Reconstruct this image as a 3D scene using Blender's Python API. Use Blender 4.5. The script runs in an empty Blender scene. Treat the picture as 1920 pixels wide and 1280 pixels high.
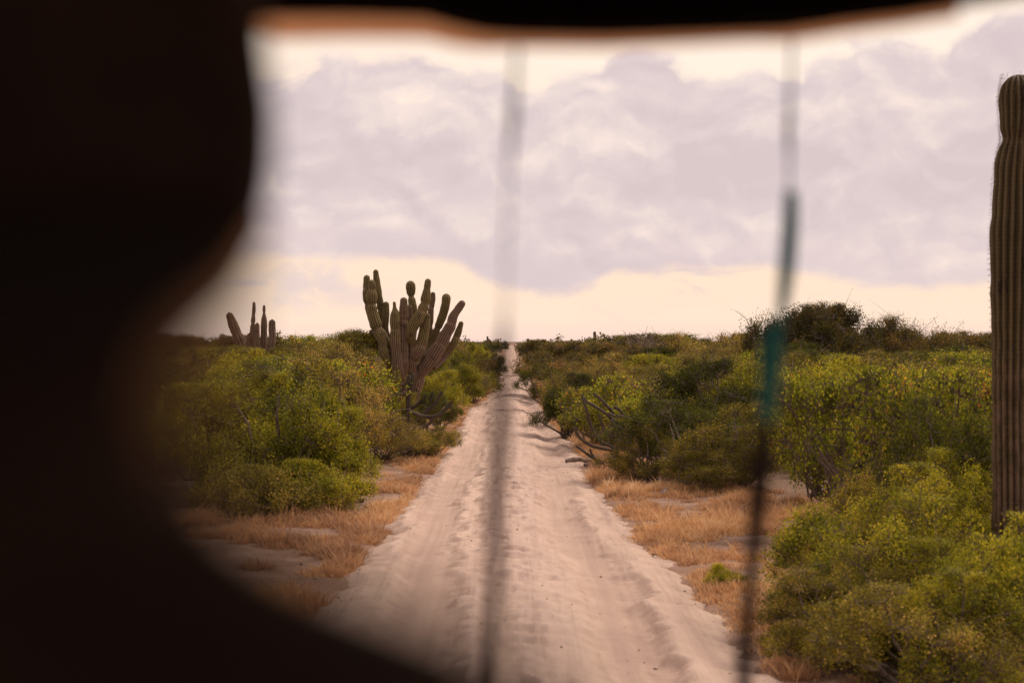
import bpy, math, random
import numpy as np
from mathutils import Vector, Matrix

# ------------------------------------------------------------------ camera
CAM_H = 2.4
FPX = 2667.0                      # 50 mm on 36 mm, in pixels of a 1920 wide frame
scene = bpy.context.scene
cam_d = bpy.data.cameras.new('camera'); cam = bpy.data.objects.new('camera', cam_d)
scene.collection.objects.link(cam); scene.camera = cam
cam.location = (0, 0, CAM_H); cam.rotation_euler = (math.radians(90), 0, 0)
cam_d.lens = 50; cam_d.sensor_width = 36
cam_d.clip_start = 0.02; cam_d.clip_end = 20000
cam_d.dof.use_dof = True; cam_d.dof.focus_distance = 38; cam_d.dof.aperture_fstop = 2.8

scene.view_settings.view_transform = 'Standard'; scene.view_settings.look = 'None'
scene.view_settings.exposure = 0.0; scene.view_settings.gamma = 1.0
cy = scene.cycles
cy.max_bounces = 5; cy.diffuse_bounces = 3; cy.glossy_bounces = 2
cy.transmission_bounces = 4; cy.transparent_max_bounces = 6
cy.use_denoising = True; cy.use_adaptive_sampling = True; cy.adaptive_threshold = .02

SUN_AZ, SUN_EL = math.radians(58), math.radians(50)    # to the right and rather high, behind thin cloud

# ------------------------------------------------------------------ node helpers
class NT:
    def __init__(s, tree): s.t = tree; s.n = tree.nodes; s.l = tree.links
    def put(s, sock, v):
        if v is None: return
        if isinstance(v, bpy.types.NodeSocket): s.l.new(v, sock)
        else: sock.default_value = v
    def new(s, kind, **kw):
        n = s.n.new(kind)
        for k, v in kw.items(): setattr(n, k, v)
        return n
    def m(s, op, a, b=None, c=None, clamp=False):
        n = s.new('ShaderNodeMath', operation=op, use_clamp=clamp)
        for i, v in enumerate((a, b, c)): s.put(n.inputs[i], v)
        return n.outputs[0]
    def ss(s, x, lo, hi, a=0.0, b=1.0):
        n = s.new('ShaderNodeMapRange', interpolation_type='SMOOTHSTEP')
        for i, v in enumerate((x, lo, hi, a, b)): s.put(n.inputs[i], v)
        return n.outputs[0]
    def lin(s, x, lo, hi, a=0.0, b=1.0):
        n = s.new('ShaderNodeMapRange')
        for i, v in enumerate((x, lo, hi, a, b)): s.put(n.inputs[i], v)
        return n.outputs[0]
    def mix(s, f, a, b, mode='MIX'):
        n = s.new('ShaderNodeMix', data_type='RGBA', blend_type=mode)
        s.put(n.inputs[0], f)
        s.put(n.inputs[6], a if isinstance(a, bpy.types.NodeSocket) else (*a, 1))
        s.put(n.inputs[7], b if isinstance(b, bpy.types.NodeSocket) else (*b, 1))
        return n.outputs[2]
    def xyz(s, x=0.0, y=0.0, z=0.0):
        n = s.new('ShaderNodeCombineXYZ')
        for i, v in enumerate((x, y, z)): s.put(n.inputs[i], v)
        return n.outputs[0]
    def noise(s, vec, scale, detail=4, rough=.55, dist=0.0):
        n = s.new('ShaderNodeTexNoise')
        s.put(n.inputs['Vector'], vec); n.inputs['Scale'].default_value = scale
        n.inputs['Detail'].default_value = detail; n.inputs['Roughness'].default_value = rough
        n.inputs['Distortion'].default_value = dist
        return n.outputs['Fac']
    def ramp(s, f, stops):
        n = s.new('ShaderNodeValToRGB'); r = n.color_ramp
        while len(r.elements) < len(stops): r.elements.new(.5)
        for e, (p, c) in zip(r.elements, stops): e.position = p; e.color = (*c, 1)
        s.put(n.inputs[0], f); return n.outputs[0]
    def curve(s, x, pts):
        n = s.new('ShaderNodeFloatCurve'); c = n.mapping.curves[0]
        while len(c.points) < len(pts): c.points.new(.5, .5)
        for p, (a, b) in zip(c.points, pts): p.location = (a, b); p.handle_type = 'AUTO'
        n.mapping.update(); s.put(n.inputs['Value'], x); return n.outputs[0]

def srgb(r, g, b):
    f = lambda c: (c/255/12.92) if c <= 10 else ((c/255+.055)/1.055)**2.4
    return (f(r), f(g), f(b))

# ------------------------------------------------------------------ world: evening sky with a bank of cloud
def build_world():
    w = bpy.data.worlds.new('World'); scene.world = w; w.use_nodes = True
    g = NT(w.node_tree); g.n.clear()
    out = g.new('ShaderNodeOutputWorld'); bg = g.new('ShaderNodeBackground')
    bg.inputs['Strength'].default_value = 0.1
    g.l.new(bg.outputs[0], out.inputs[0])
    sky = g.new('ShaderNodeTexSky', sky_type='NISHITA'); sky.sun_disc = False
    sky.sun_elevation = SUN_EL; sky.sun_rotation = SUN_AZ; sky.dust_density = 3.0
    tc = g.new('ShaderNodeTexCoord'); sp = g.new('ShaderNodeSeparateXYZ')
    g.l.new(tc.outputs['Generated'], sp.inputs[0])
    x, y, z = sp.outputs
    u = g.m('ARCTAN2', x, y)
    v = g.m('DIVIDE', z, g.m('MAXIMUM', g.m('SQRT', g.m('ADD', g.m('MULTIPLY', x, x), g.m('MULTIPLY', y, y))), .05))
    uv = g.xyz(u, v, 0.0)
    U = 1.4; un = g.m('MULTIPLY_ADD', u, 1/U, .5, clamp=True)
    def pts(lst):
        o = []
        for px, py in lst:
            t = (px-960)/FPX
            o.append((math.atan(t)/U+.5, (640-py)/FPX*math.cos(math.atan(t))/.4))
        return o
    top = g.m('MULTIPLY', g.curve(un, [(0, .45)] + pts([(300,190),(480,165),(560,148),(620,125),(700,108),(780,110),(830,135),(870,172),(915,178),(945,172),(990,205),(1040,165),(1120,140),(1150,112),(1205,97),(1250,112),(1290,142),(1380,160),(1440,148),(1480,160),(1540,128),(1600,116),(1690,120),(1740,140),(1790,110),(1860,75),(1930,60)]) + [(1, .62)]), .4)
    bot = g.m('MULTIPLY', g.curve(un, [(0, .12)] + pts([(300,470),(480,478),(640,484),(760,482),(850,496),(900,522),(960,541),(1060,546),(1110,535),(1150,512),(1210,512),(1265,505),(1330,505),(1430,498),(1500,512),(1570,530),(1660,541),(1760,536),(1860,532)]) + [(1, .1)]), .4)
    # billows
    warp = g.noise(uv, 7, 4, .55); warp2 = g.noise(g.xyz(v, u, 3.0), 8, 4, .55)
    uvw = g.xyz(g.m('MULTIPLY_ADD', warp, .10, u), g.m('MULTIPLY_ADD', warp2, .10, g.m('MULTIPLY', v, 1.5)), .3)
    n1 = g.noise(uvw, 20, 10, .58)
    n2 = g.noise(uvw, 7.0, 8, .55)
    wsm = g.noise(uv, 30, 5, .6)
    # cauliflower heads: rounded cells at three sizes, and the same field a little nearer the light
    def field(du, dv):
        uu = g.m('ADD', g.m('MULTIPLY_ADD', wsm, .030, g.m('MULTIPLY_ADD', warp, .12, u)), du)
        vv = g.m('ADD', g.m('MULTIPLY_ADD', wsm, .022, g.m('MULTIPLY_ADD', warp2, .09, g.m('MULTIPLY', v, 1.35))), dv)
        def puff(sc, z0):
            n = g.new('ShaderNodeTexVoronoi', feature='SMOOTH_F1'); n.inputs['Scale'].default_value = sc; n.inputs['Smoothness'].default_value = .5
            g.l.new(g.xyz(uu, vv, z0), n.inputs['Vector']); return g.m('SUBTRACT', 1.0, n.outputs['Distance'])
        p = g.m('ADD', g.m('MULTIPLY', puff(9, .0), .62), g.m('ADD', g.m('MULTIPLY', puff(24, 1.), .26), g.m('MULTIPLY', puff(60, 2.), .12)))
        return g.m('MULTIPLY_ADD', g.noise(g.xyz(uu, vv, 5.0), 26, 9, .62), .34, p)
    pf0 = field(0.0, 0.0); pf1 = field(.007, .014)
    relief = g.m('SUBTRACT', pf0, pf1)
    pf = g.m('SUBTRACT', pf0, .08)
    n3 = g.noise(g.xyz(g.m('MULTIPLY', u, .7), g.m('MULTIPLY', v, 2.2), 4.0), 26, 6, .6, .6)
    dt = g.m('MULTIPLY_ADD', g.m('SUBTRACT', n1, .5), .030, g.m('SUBTRACT', top, v))
    dt = g.m('MULTIPLY_ADD', g.m('SUBTRACT', pf, .40), .050, dt)
    mt = g.ss(dt, -.004, .010)
    db = g.m('MULTIPLY_ADD', g.m('SUBTRACT', n1, .5), .022, g.m('SUBTRACT', v, bot))
    mb = g.ss(db, -.005, .006)
    bank = g.m('MULTIPLY', mt, mb)
    # tatters under the bank, right of the middle
    tat = g.m('MULTIPLY', g.ss(n3, .5, .66), g.m('MULTIPLY', g.ss(v, .028, .04), g.ss(v, .062, .05)))
    tat = g.m('MULTIPLY', tat, g.m('MULTIPLY', g.ss(u, .0, .04), g.ss(u, .22, .16)))
    # small grey cloud low on the left, and a thin streak beside it
    def blob(px, py, rx, ry, amp, soft):
        cu = (px-960)/FPX; cv = (640-py)/FPX
        a = g.m('DIVIDE', g.m('SUBTRACT', u, cu), rx/FPX); b = g.m('DIVIDE', g.m('SUBTRACT', v, cv), ry/FPX)
        d = g.m('SQRT', g.m('ADD', g.m('MULTIPLY', a, a), g.m('MULTIPLY', b, b)))
        d = g.m('MULTIPLY_ADD', g.m('SUBTRACT', n1, .5), -amp, d)
        return g.ss(d, 1.0+soft, 1.0-soft)
    small = g.m('MAXIMUM', g.m('MULTIPLY', blob(578, 535, 62, 32, 5.0, .6), .75), g.m('MULTIPLY', blob(665, 556, 75, 18, 4.0, .9), .5))
    small = g.m('MAXIMUM', small, g.m('MULTIPLY', blob(470, 532, 40, 6, 1.5, .6), .7))
    wisp = g.m('MULTIPLY', g.m('MULTIPLY', g.ss(n3, .45, .75), .2), g.m('MULTIPLY', g.ss(v, .004, .015), g.ss(v, .05, .04)))
    mask = g.m('MAXIMUM', bank, g.m('MAXIMUM', g.m('MULTIPLY', tat, .75), g.m('MAXIMUM', small, wisp)))
    # high deck outside the frame, overhead
    deck = g.m('MULTIPLY', g.ss(g.noise(tc.outputs['Generated'], 3.0, 7, .58), .42, .6), g.ss(v, .27, .5))
    # colours (radiance x 10 because the background strength is 0.1)
    K = 10.0
    k = lambda r, g_, b, s=1.0: tuple(c*K*s for c in srgb(r, g_, b))
    low = g.ramp(g.lin(v, 0.0, .26), [(0, srgb(246,214,200)), (.06, srgb(255,226,202)), (.2, srgb(255,226,200)), (.55, srgb(255,230,207)), (.8, srgb(255,232,213)), (1, srgb(255,222,200))])
    low = g.mix(1.0, low, (K*1.06,)*3, 'MULTIPLY')
    zen = g.mix(.6, sky.outputs[0], k(238,210,194, 1.0))
    clear = g.mix(g.ss(v, .25, .7), low, zen)
    glow = g.m('MULTIPLY', blob(1500, 95, 700, 120, 0.0, .8), .3)
    clear = g.mix(glow, clear, k(255,248,236, 1.1))
    back = g.ss(y, .35, -.5)                                  # sky behind the camera, level raised to light the faces in view
    clear = g.mix(g.m('MULTIPLY', back, .8), clear, zen)
    shade = g.m('ADD', g.m('MULTIPLY', n2, .75), g.m('MULTIPLY', n1, .30))
    shade = g.m('MULTIPLY_ADD', g.m('SUBTRACT', pf, .55), .22, shade)
    shade = g.m('MULTIPLY_ADD', relief, .85, shade)
    grey = g.ramp(g.lin(shade, .36, .82), [(0, srgb(209,194,198)), (.35, srgb(218,203,205)), (.6, srgb(229,214,211)), (.8, srgb(240,223,216)), (1, srgb(253,234,220))])
    grey = g.mix(g.m('MULTIPLY', g.ss(db, .035, 0.0), .6), grey, srgb(214,198,202))
    # silver rim where the bank thins at its top
    grey = g.mix(g.m('MULTIPLY', g.ss(dt, .009, .0), .45), grey, srgb(255,236,220))
    grey = g.mix(1.0, grey, (K*1.10,K*1.07,K*1.055), 'MULTIPLY')
    col = g.mix(g.m('MULTIPLY', mask, .96), clear, grey)
    col = g.mix(g.m('MULTIPLY', deck, .6), col, k(222,204,202, .95))
    col = g.mix(g.ss(v, -.002, -.03), col, k(150,120,100, .5))
    g.l.new(col, bg.inputs['Color'])
build_world()

sun_d = bpy.data.lights.new('sun', 'SUN'); sun = bpy.data.objects.new('sun', sun_d)
scene.collection.objects.link(sun)
sun_d.energy = 2.5; sun_d.angle = math.radians(17); sun_d.color = (1.0, .84, .70)
sdir = Vector((math.sin(SUN_AZ)*math.cos(SUN_EL), math.cos(SUN_AZ)*math.cos(SUN_EL), math.sin(SUN_EL)))
sun.rotation_euler = sdir.to_track_quat('Z', 'Y').to_euler()

# ------------------------------------------------------------------ materials
def mat(name):
    m = bpy.data.materials.new(name); m.use_nodes = True
    g = NT(m.node_tree); g.n.clear()
    g.out = g.new('ShaderNodeOutputMaterial')
    return m, g
def principled(g, color, rough=.7, spec=.3, bump=None, bstr=.3, bdist=.02, sheen=0):
    p = g.new('ShaderNodeBsdfPrincipled')
    g.put(p.inputs['Base Color'], color if isinstance(color, bpy.types.NodeSocket) else (*color, 1))
    g.put(p.inputs['Roughness'], rough); p.inputs['Specular IOR Level'].default_value = spec
    if bump is not None:
        b = g.new('ShaderNodeBump'); b.inputs['Strength'].default_value = bstr; b.inputs['Distance'].default_value = bdist
        g.l.new(bump, b.inputs['Height']); g.l.new(b.outputs[0], p.inputs['Normal'])
    return p
def attr(g, name):
    a = g.new('ShaderNodeAttribute', attribute_name=name); return a
LEAF_GAIN = 2.25
def leaf_material(name, stops, hue=.25, trans=.32):
    m, g = mat(name)
    t = attr(g, 'tint').outputs['Fac']
    rnd = g.new('ShaderNodeObjectInfo').outputs['Random']
    stops = [(a, tuple(min(.75, q*LEAF_GAIN*w_) for q, w_ in zip(b, (1.04, 1.02, .82)))) for a, b in stops]
    c = g.ramp(g.m('MULTIPLY_ADD', g.m('SUBTRACT', rnd, .5), hue*.5, t, clamp=True), stops)
    hs = g.new('ShaderNodeHueSaturation'); g.l.new(c, hs.inputs['Color'])
    g.put(hs.inputs['Value'], g.lin(rnd, 0, 1, .78, 1.25)); c = hs.outputs[0]
    p = principled(g, c, .6, .12)
    tr = g.new('ShaderNodeBsdfTranslucent')
    g.l.new(g.mix(1.0, c, (1.25, 1.15, .6), 'MULTIPLY'), tr.inputs[0])
    mx = g.new('ShaderNodeMixShader'); mx.inputs[0].default_value = trans
    g.l.new(p.outputs[0], mx.inputs[1]); g.l.new(tr.outputs[0], mx.inputs[2])
    g.l.new(mx.outputs[0], g.out.inputs[0]); return m
M = {}
M['bright'] = leaf_material('leaves_yellow_green', [(0,(.055,.060,.012)),(.35,(.12,.125,.016)),(.7,(.22,.20,.024)),(.93,(.34,.27,.04)),(1,(.42,.22,.05))])
M['dark'] = leaf_material('leaves_dark_green', [(0,(.02,.024,.006)),(.5,(.045,.052,.009)),(.9,(.105,.105,.015)),(1,(.2,.15,.03))])
M['olive'] = leaf_material('leaves_olive', [(0,(.045,.042,.012)),(.4,(.105,.092,.018)),(.75,(.19,.155,.032)),(.92,(.30,.21,.10)),(1,(.38,.20,.12))])
M['tan'] = leaf_material('leaves_dry_tips', [(0,(.05,.05,.013)),(.4,(.115,.10,.025)),(.7,(.21,.15,.055)),(.9,(.34,.22,.11)),(1,(.42,.24,.14))])
M['broad'] = leaf_material('leaves_broad', [(0,(.045,.055,.010)),(.45,(.105,.12,.018)),(.76,(.21,.20,.03)),(.88,(.36,.26,.06)),(.94,(.46,.17,.035)),(1,(.42,.10,.04))], trans=.5)
M['brown'] = leaf_material('leaves_brownish', [(0,(.025,.026,.008)),(.5,(.06,.055,.015)),(.85,(.15,.09,.035)),(1,(.25,.12,.06))])

def simple(name, c1, c2, scale, rough=.8, spec=.2, bs=.4, bd=.01, detail=5):
    m, g = mat(name)
    tc = g.new('ShaderNodeTexCoord').outputs['Object']
    n = g.noise(tc, scale, detail)
    p = principled(g, g.mix(g.lin(n, .3, .7), c1, c2), rough, spec, n, bs, bd)
    g.l.new(p.outputs[0], g.out.inputs[0]); return m
M['bark'] = simple('bark', (.10,.075,.06), (.24,.18,.145), 14)
M['deadwood'] = simple('dead_wood', (.12,.085,.065), (.34,.25,.20), 20)
M['stone'] = simple('stone', (.28,.22,.19), (.48,.39,.34), 18)
M['black'] = simple('black_vinyl', (.05,.028,.020), (.08,.047,.034), 40, .85, .06)
M['roof'] = simple('dark_canvas', (.005,.003,.0025), (.011,.007,.006), 60, .9, .05)
M['steel'] = simple('painted_steel', (.006,.005,.005), (.012,.01,.009), 30, .7, .1)
m_, g_ = mat('orange_glow_gauze'); _t = g_.new('ShaderNodeBsdfTranslucent'); _t.inputs[0].default_value = (1.0,.74,.54,1)
g_.l.new(_t.outputs[0], g_.out.inputs[0]); M['edge_glow'] = m_  # translucent material of the strips added for the orange edge glow
M['cord'] = simple('grey_brown_cord', (.05,.032,.032), (.09,.058,.055), 90)
M['brown_cord'] = simple('brown_cord', (.022,.010,.007), (.045,.02,.015), 90)
M['teal'] = simple('teal_webbing', (.04,.24,.22), (.06,.32,.29), 90)
M['navy'] = simple('navy_webbing', (.03,.26,.30), (.05,.34,.36), 90)

def cactus_material(name, green, old, crest, spine=1.0):
    m, g = mat(name)
    rib = attr(g, 'rib').outputs['Fac']; age = attr(g, 'age').outputs['Fac']
    al = attr(g, 'along').outputs['Fac']
    tc = g.new('ShaderNodeTexCoord').outputs['Object']
    n = g.noise(tc, 9, 6, .6); nf = g.noise(tc, 60, 3)
    aged = g.ss(g.m('ADD', age, g.m('MULTIPLY', g.m('SUBTRACT', n, .5), 1.3)), .35, .7)
    pit = g.m('MULTIPLY', g.ss(g.noise(tc, 5.5, 2, .4), .66, .70), .8)
    base = g.mix(aged, g.mix(g.lin(nf, .3, .7), green, tuple(c*1.3 for c in green)), g.mix(g.lin(nf, .3, .7), old, tuple(c*1.35 for c in old)))
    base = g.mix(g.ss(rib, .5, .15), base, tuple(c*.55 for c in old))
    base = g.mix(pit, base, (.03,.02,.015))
    areole = g.ss(g.m('SINE', g.m('MULTIPLY', al, 150.0)), -.3, .5)
    cf = g.m('MULTIPLY', g.ss(rib, .72, .97), g.m('MULTIPLY_ADD', areole, .5, .5))
    c = g.mix(g.m('MULTIPLY', cf, .55*spine), base, crest)
    c = g.mix(g.m('MULTIPLY', attr(g, 'joint').outputs['Fac'], g.m('MULTIPLY', g.ss(n, .35, .6), .5)), c, tuple(q*1.0 for q in crest))
    c = g.mix(1.0, c, g.ramp(g.noise(tc, 2.2, 3, .6), [(.3, (.72,.70,.68)), (.7, (1.2,1.18,1.1))]), 'MULTIPLY')
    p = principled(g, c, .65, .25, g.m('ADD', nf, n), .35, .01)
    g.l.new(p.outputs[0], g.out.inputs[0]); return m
M['cardon'] = cactus_material('cactus_skin', (.13,.105,.025), (.15,.092,.062), (.46,.33,.24))
M['cardon_far'] = cactus_material('far_cactus_skin', (.11,.085,.05), (.17,.115,.085), (.30,.21,.16))
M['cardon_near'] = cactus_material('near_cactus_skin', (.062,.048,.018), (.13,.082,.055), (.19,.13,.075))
M['agria'] = cactus_material('thin_cactus_skin', (.06,.052,.03), (.085,.062,.05), (.19,.14,.105))

# ------------------------------------------------------------------ mesh helpers
def tag(o, label=None, cat=None, group=None, kind=None):
    if label: o['label'] = label
    if cat: o['category'] = cat
    if group: o['group'] = group
    if kind: o['kind'] = kind
    return o
def link(o, parent=None):
    scene.collection.objects.link(o)
    if parent is not None: o.parent = parent
    return o
def np_mesh(name, verts, faces, material=None, attrs=None, smooth=False):
    """faces: (n,k) int array of equal-size polygons or a list of such arrays"""
    fl = faces if isinstance(faces, list) else [faces]
    fl = [np.asarray(f, dtype=np.int32) for f in fl if len(f)]
    me = bpy.data.meshes.new(name)
    verts = np.asarray(verts, dtype=np.float32)
    me.vertices.add(len(verts)); me.vertices.foreach_set('co', verts.ravel())
    tot = np.concatenate([np.full(len(f), f.shape[1], dtype=np.int32) for f in fl])
    idx = np.concatenate([f.ravel() for f in fl])
    me.loops.add(len(idx)); me.loops.foreach_set('vertex_index', idx)
    me.polygons.add(len(tot))
    me.polygons.foreach_set('loop_start', np.concatenate([[0], np.cumsum(tot)[:-1]]).astype(np.int32))
    me.polygons.foreach_set('loop_total', tot)
    me.polygons.foreach_set('use_smooth', np.full(len(tot), smooth))
    for an, (dom, arr) in (attrs or {}).items():
        a = me.attributes.new(an, 'FLOAT', dom); a.data.foreach_set('value', np.asarray(arr, dtype=np.float32))
    me.update(calc_edges=True)
    if material: me.materials.append(material)
    return me
def mobj(name, me, parent=None):
    return link(bpy.data.objects.new(name, me), parent)
def empty(name, loc=(0,0,0), rz=0.0, sc=1.0):
    o = bpy.data.objects.new(name, None); link(o); o.location = loc; o.rotation_euler = (0,0,rz)
    o.scale = (sc,)*3 if not hasattr(sc, '__len__') else sc
    o.empty_display_size = .3
    return o
def copy_thing(src, loc, rz, sc):
    r = src.copy(); link(r); r.location = loc; r.rotation_euler = (0,0,rz); r.scale = (sc,)*3 if not hasattr(sc, '__len__') else sc
    for k in ('label', 'group'):
        if k in r: del r[k]
    for ch in src.children:
        c = ch.copy(); link(c); c.parent = r
    return r
def ground_at(px, py):
    D = CAM_H*FPX/(py-640.0); return ((px-960.0)*D/FPX, D)
def at(px, py, D):
    return np.array([(px-960.0)*D/FPX, D, CAM_H+(640.0-py)*D/FPX])

def tubes(segs, sides=4):
    """segs: array (n,8): p0(3) p1(3) r0 r1 -> verts, quads"""
    segs = np.asarray(segs, dtype=np.float64); n = len(segs)
    p0, p1 = segs[:,0:3], segs[:,3:6]; d = p1-p0
    d /= np.maximum(np.linalg.norm(d, axis=1, keepdims=True), 1e-6)
    ref = np.where(np.abs(d[:,2:3]) > .9, np.array([[1.,0,0]]), np.array([[0,0,1.]]))
    a = np.cross(d, ref); a /= np.linalg.norm(a, axis=1, keepdims=True); b = np.cross(d, a)
    th = np.arange(sides)*2*np.pi/sides
    cs = np.cos(th)[None,:,None]; sn = np.sin(th)[None,:,None]
    ring = a[:,None,:]*cs+b[:,None,:]*sn
    v = np.concatenate([p0[:,None]+ring*segs[:,6][:,None,None], p1[:,None]+ring*segs[:,7][:,None,None]], axis=1)
    k = np.arange(sides); q = np.stack([k, (k+1)%sides, (k+1)%sides+sides, k+sides], axis=1)
    f = (np.arange(n)*2*sides)[:,None,None]+q[None]
    return v.reshape(-1,3), f.reshape(-1,4)

def unit(v): return v/np.maximum(np.linalg.norm(v, axis=-1, keepdims=True), 1e-9)

def leaves(P, Dv, L, W, rng, fold=.25):
    """one folded lens-shaped blade (two quads) per leaf when large, one quad when small"""
    n = len(P); Dv = unit(Dv)
    S = unit(np.cross(Dv, unit(rng.normal(size=(n,3))))); N = np.cross(S, Dv)
    L = L[:,None]; W = W[:,None]
    a = P; b = P+Dv*L*.45+S*W*.5+N*W*fold; c = P+Dv*L; d = P+Dv*L*.45-S*W*.5+N*W*fold
    v = np.stack([a, b, c, d], axis=1).reshape(-1,3)
    f = (np.arange(n)*4)[:,None]+np.array([[0,1,2,3]])
    return v, f

def make_shrub(seed, H, R, nlobe, twigs, lpt, leaf, matname, open_=0.0, sprout=.15, up=.35, flat=1.0, bark='bark', twig_every=3, wild=.5, low=.1, lw=.55):
    """returns (foliage mesh, branches mesh). Dome of lobes, twigs running out of each lobe, leaves along the twigs."""
    rng = np.random.default_rng(seed)
    lob = []
    for i in range(nlobe):
        a = rng.uniform(0, 2*np.pi); t = np.sqrt(rng.uniform(.02, 1))
        rr = R*.72*t
        zz = H*(low + (.80-low)*np.sqrt(max(0, 1-t*t*.8))*rng.uniform(.45, 1.0)) if i % 3 else H*rng.uniform(low, max(.35, low+.1))
        rad = R*rng.uniform(.24, .42)
        lob.append((rr*np.cos(a), rr*np.sin(a), zz, rad))
    lob = np.array(lob); segs = []
    for (x, y, z, r) in lob:
        b0 = np.array([x*.06+rng.normal(0,.03)*R, y*.06+rng.normal(0,.03)*R, -.05])
        end = np.array([x, y, z]); n = 5; prev = b0; r0 = .018*H+.006
        for k in range(1, n+1):
            t = k/n
            p = b0*(1-t)+end*t; p[:2] *= (t**.25); p += rng.normal(0, .035*R, 3)*(k < n)
            rk = r0*(1-.72*t)
            segs.append([*prev, *p, r0*(1-.72*(k-1)/n), rk]); prev = p
        lob_end = prev
    sub = []
    for (x, y, z, r) in lob:
        for q in range(7):
            d = unit(rng.normal(size=3)+np.array([x, y, z-H*.3])*.5/R); d[2] = abs(d[2])*.9-.1
            c = np.array([x, y, z])+d*r*rng.uniform(.55, .95); c[2] = max(c[2], .05)
            sub.append([*c, r*rng.uniform(.22, .46), rng.normal(0, .13)])
            segs.append([x, y, z, *c, .004*H, .0025*H])
    lob = np.array(sub)
    w = lob[:,3]**2; w /= w.sum(); cnt = rng.multinomial(int(twigs*1.15), w)
    Ps, Ds, Ls, Ts = [], [], [], []
    for (x, y, z, r, tn), c in zip(lob, cnt):
        Ts.append(np.full(c, tn))
        dirs = unit(rng.normal(size=(c,3))+np.array([x, y, z-H*.35])[None]*.55/R)
        dirs[:,2] = np.where(dirs[:,2] < -.5, -dirs[:,2], dirs[:,2])
        ln = r*(rng.uniform(.55, 1.12, c)+ (rng.uniform(size=c) < sprout)*rng.exponential(wild, c)*.8)
        c0 = np.array([x, y, z*.96])+rng.normal(0, .12*r, (c,3))
        tip = c0+dirs*ln[:,None]*np.array([1,1,flat]); tip[:,2] += up*ln*.25
        tip[:,2] = np.maximum(tip[:,2], .03)
        Ps.append(c0); Ds.append(tip-c0); Ls.append(ln)
    P = np.concatenate(Ps); D = np.concatenate(Ds); TT = np.concatenate(Ts)
    # drop some neighbouring twigs so that gaps open in the crown
    key = np.sin(P[:,0]*5.1/R+D[:,0]*7/R+seed)*np.sin(P[:,1]*4.7/R+D[:,1]*6/R+seed*2)*np.sin((P[:,2]+D[:,2])*6/H+seed)
    keep = key > (-1+open_); P, D, TT = P[keep], D[keep], TT[keep]
    sel = np.arange(0, len(P), twig_every)
    mid = P[sel]+D[sel]*.55+rng.normal(0, .02*R, (len(sel),3))
    segs = np.array(segs)
    t1 = np.concatenate([P[sel], mid, np.full((len(sel),1), .0042*H), np.full((len(sel),1), .003*H)], axis=1)
    t2 = np.concatenate([mid, P[sel]+D[sel]*1.0, np.full((len(sel),1), .003*H), np.full((len(sel),1), .001*H)], axis=1)
    ex = rng.integers(0, len(P), int(60+twigs*.03))            # bare and broken twigs standing out of the crown
    e0 = P[ex]; ed_ = unit(D[ex]+rng.normal(0, .15, (len(ex),3))+np.array([0,0,.1])); el = np.linalg.norm(D[ex], axis=1)[:,None]*rng.uniform(1.1, 1.9, (len(ex),1))
    e1 = e0+ed_*el*.6+rng.normal(0,.03*R,(len(ex),3)); e2 = e0+ed_*el
    q1 = np.full((len(ex),1), .0038*H); q2 = np.full((len(ex),1), .0025*H); q3 = np.full((len(ex),1), .0012*H)
    t3 = np.concatenate([e0, e1, q1, q2], axis=1); t4 = np.concatenate([e1, e2, q2, q3], axis=1)
    bv, bf = tubes(np.concatenate([segs, t1, t2, t3, t4]), 4)
    n = len(P); t = rng.uniform(.35, 1.05, (n, lpt))**.7
    LP = P[:,None]+D[:,None]*t[...,None]+rng.normal(0, leaf*1.3, (n, lpt, 3))
    LD = unit(D)[:,None]*.6+rng.normal(0, .75, (n, lpt, 3))+np.array([0,0,.25])
    LP = LP.reshape(-1,3); LD = LD.reshape(-1,3); LP[:,2] = np.maximum(LP[:,2], .01)
    sz = leaf*rng.uniform(.55, 1.35, len(LP))
    v, f = leaves(LP, LD, sz, sz*lw, rng)
    twt = np.repeat(TT+rng.normal(0, .12, n), lpt)
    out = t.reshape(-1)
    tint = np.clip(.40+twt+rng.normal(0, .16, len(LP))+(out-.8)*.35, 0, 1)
    kz = H/np.percentile(LP[:,2], 98.5); kr = R/np.percentile(np.hypot(LP[:,0], LP[:,1]), 96)
    kk = np.array([kr, kr, kz]); cen = v.reshape(-1,4,3)[:,0]; v = (v.reshape(-1,4,3)-cen[:,None]+(cen*kk)[:,None]).reshape(-1,3); bv = bv*kk
    for q_ in (v, bv): q_[:,2] = np.where(q_[:,2] > H, H+(q_[:,2]-H)*.35, q_[:,2])
    fm = np_mesh('foliage', v, f, M[matname], {'tint': ('FACE', tint)})
    bm = np_mesh('branches', bv, bf, M[bark])
    return fm, bm

def shrub_thing(name, meshes, loc=(0,0,0), rz=0, sc=1.0, extra=None):
    r = empty(name, loc, rz, sc)
    mobj('foliage', meshes[0], r); mobj('branches', meshes[1], r)
    return r

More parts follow.
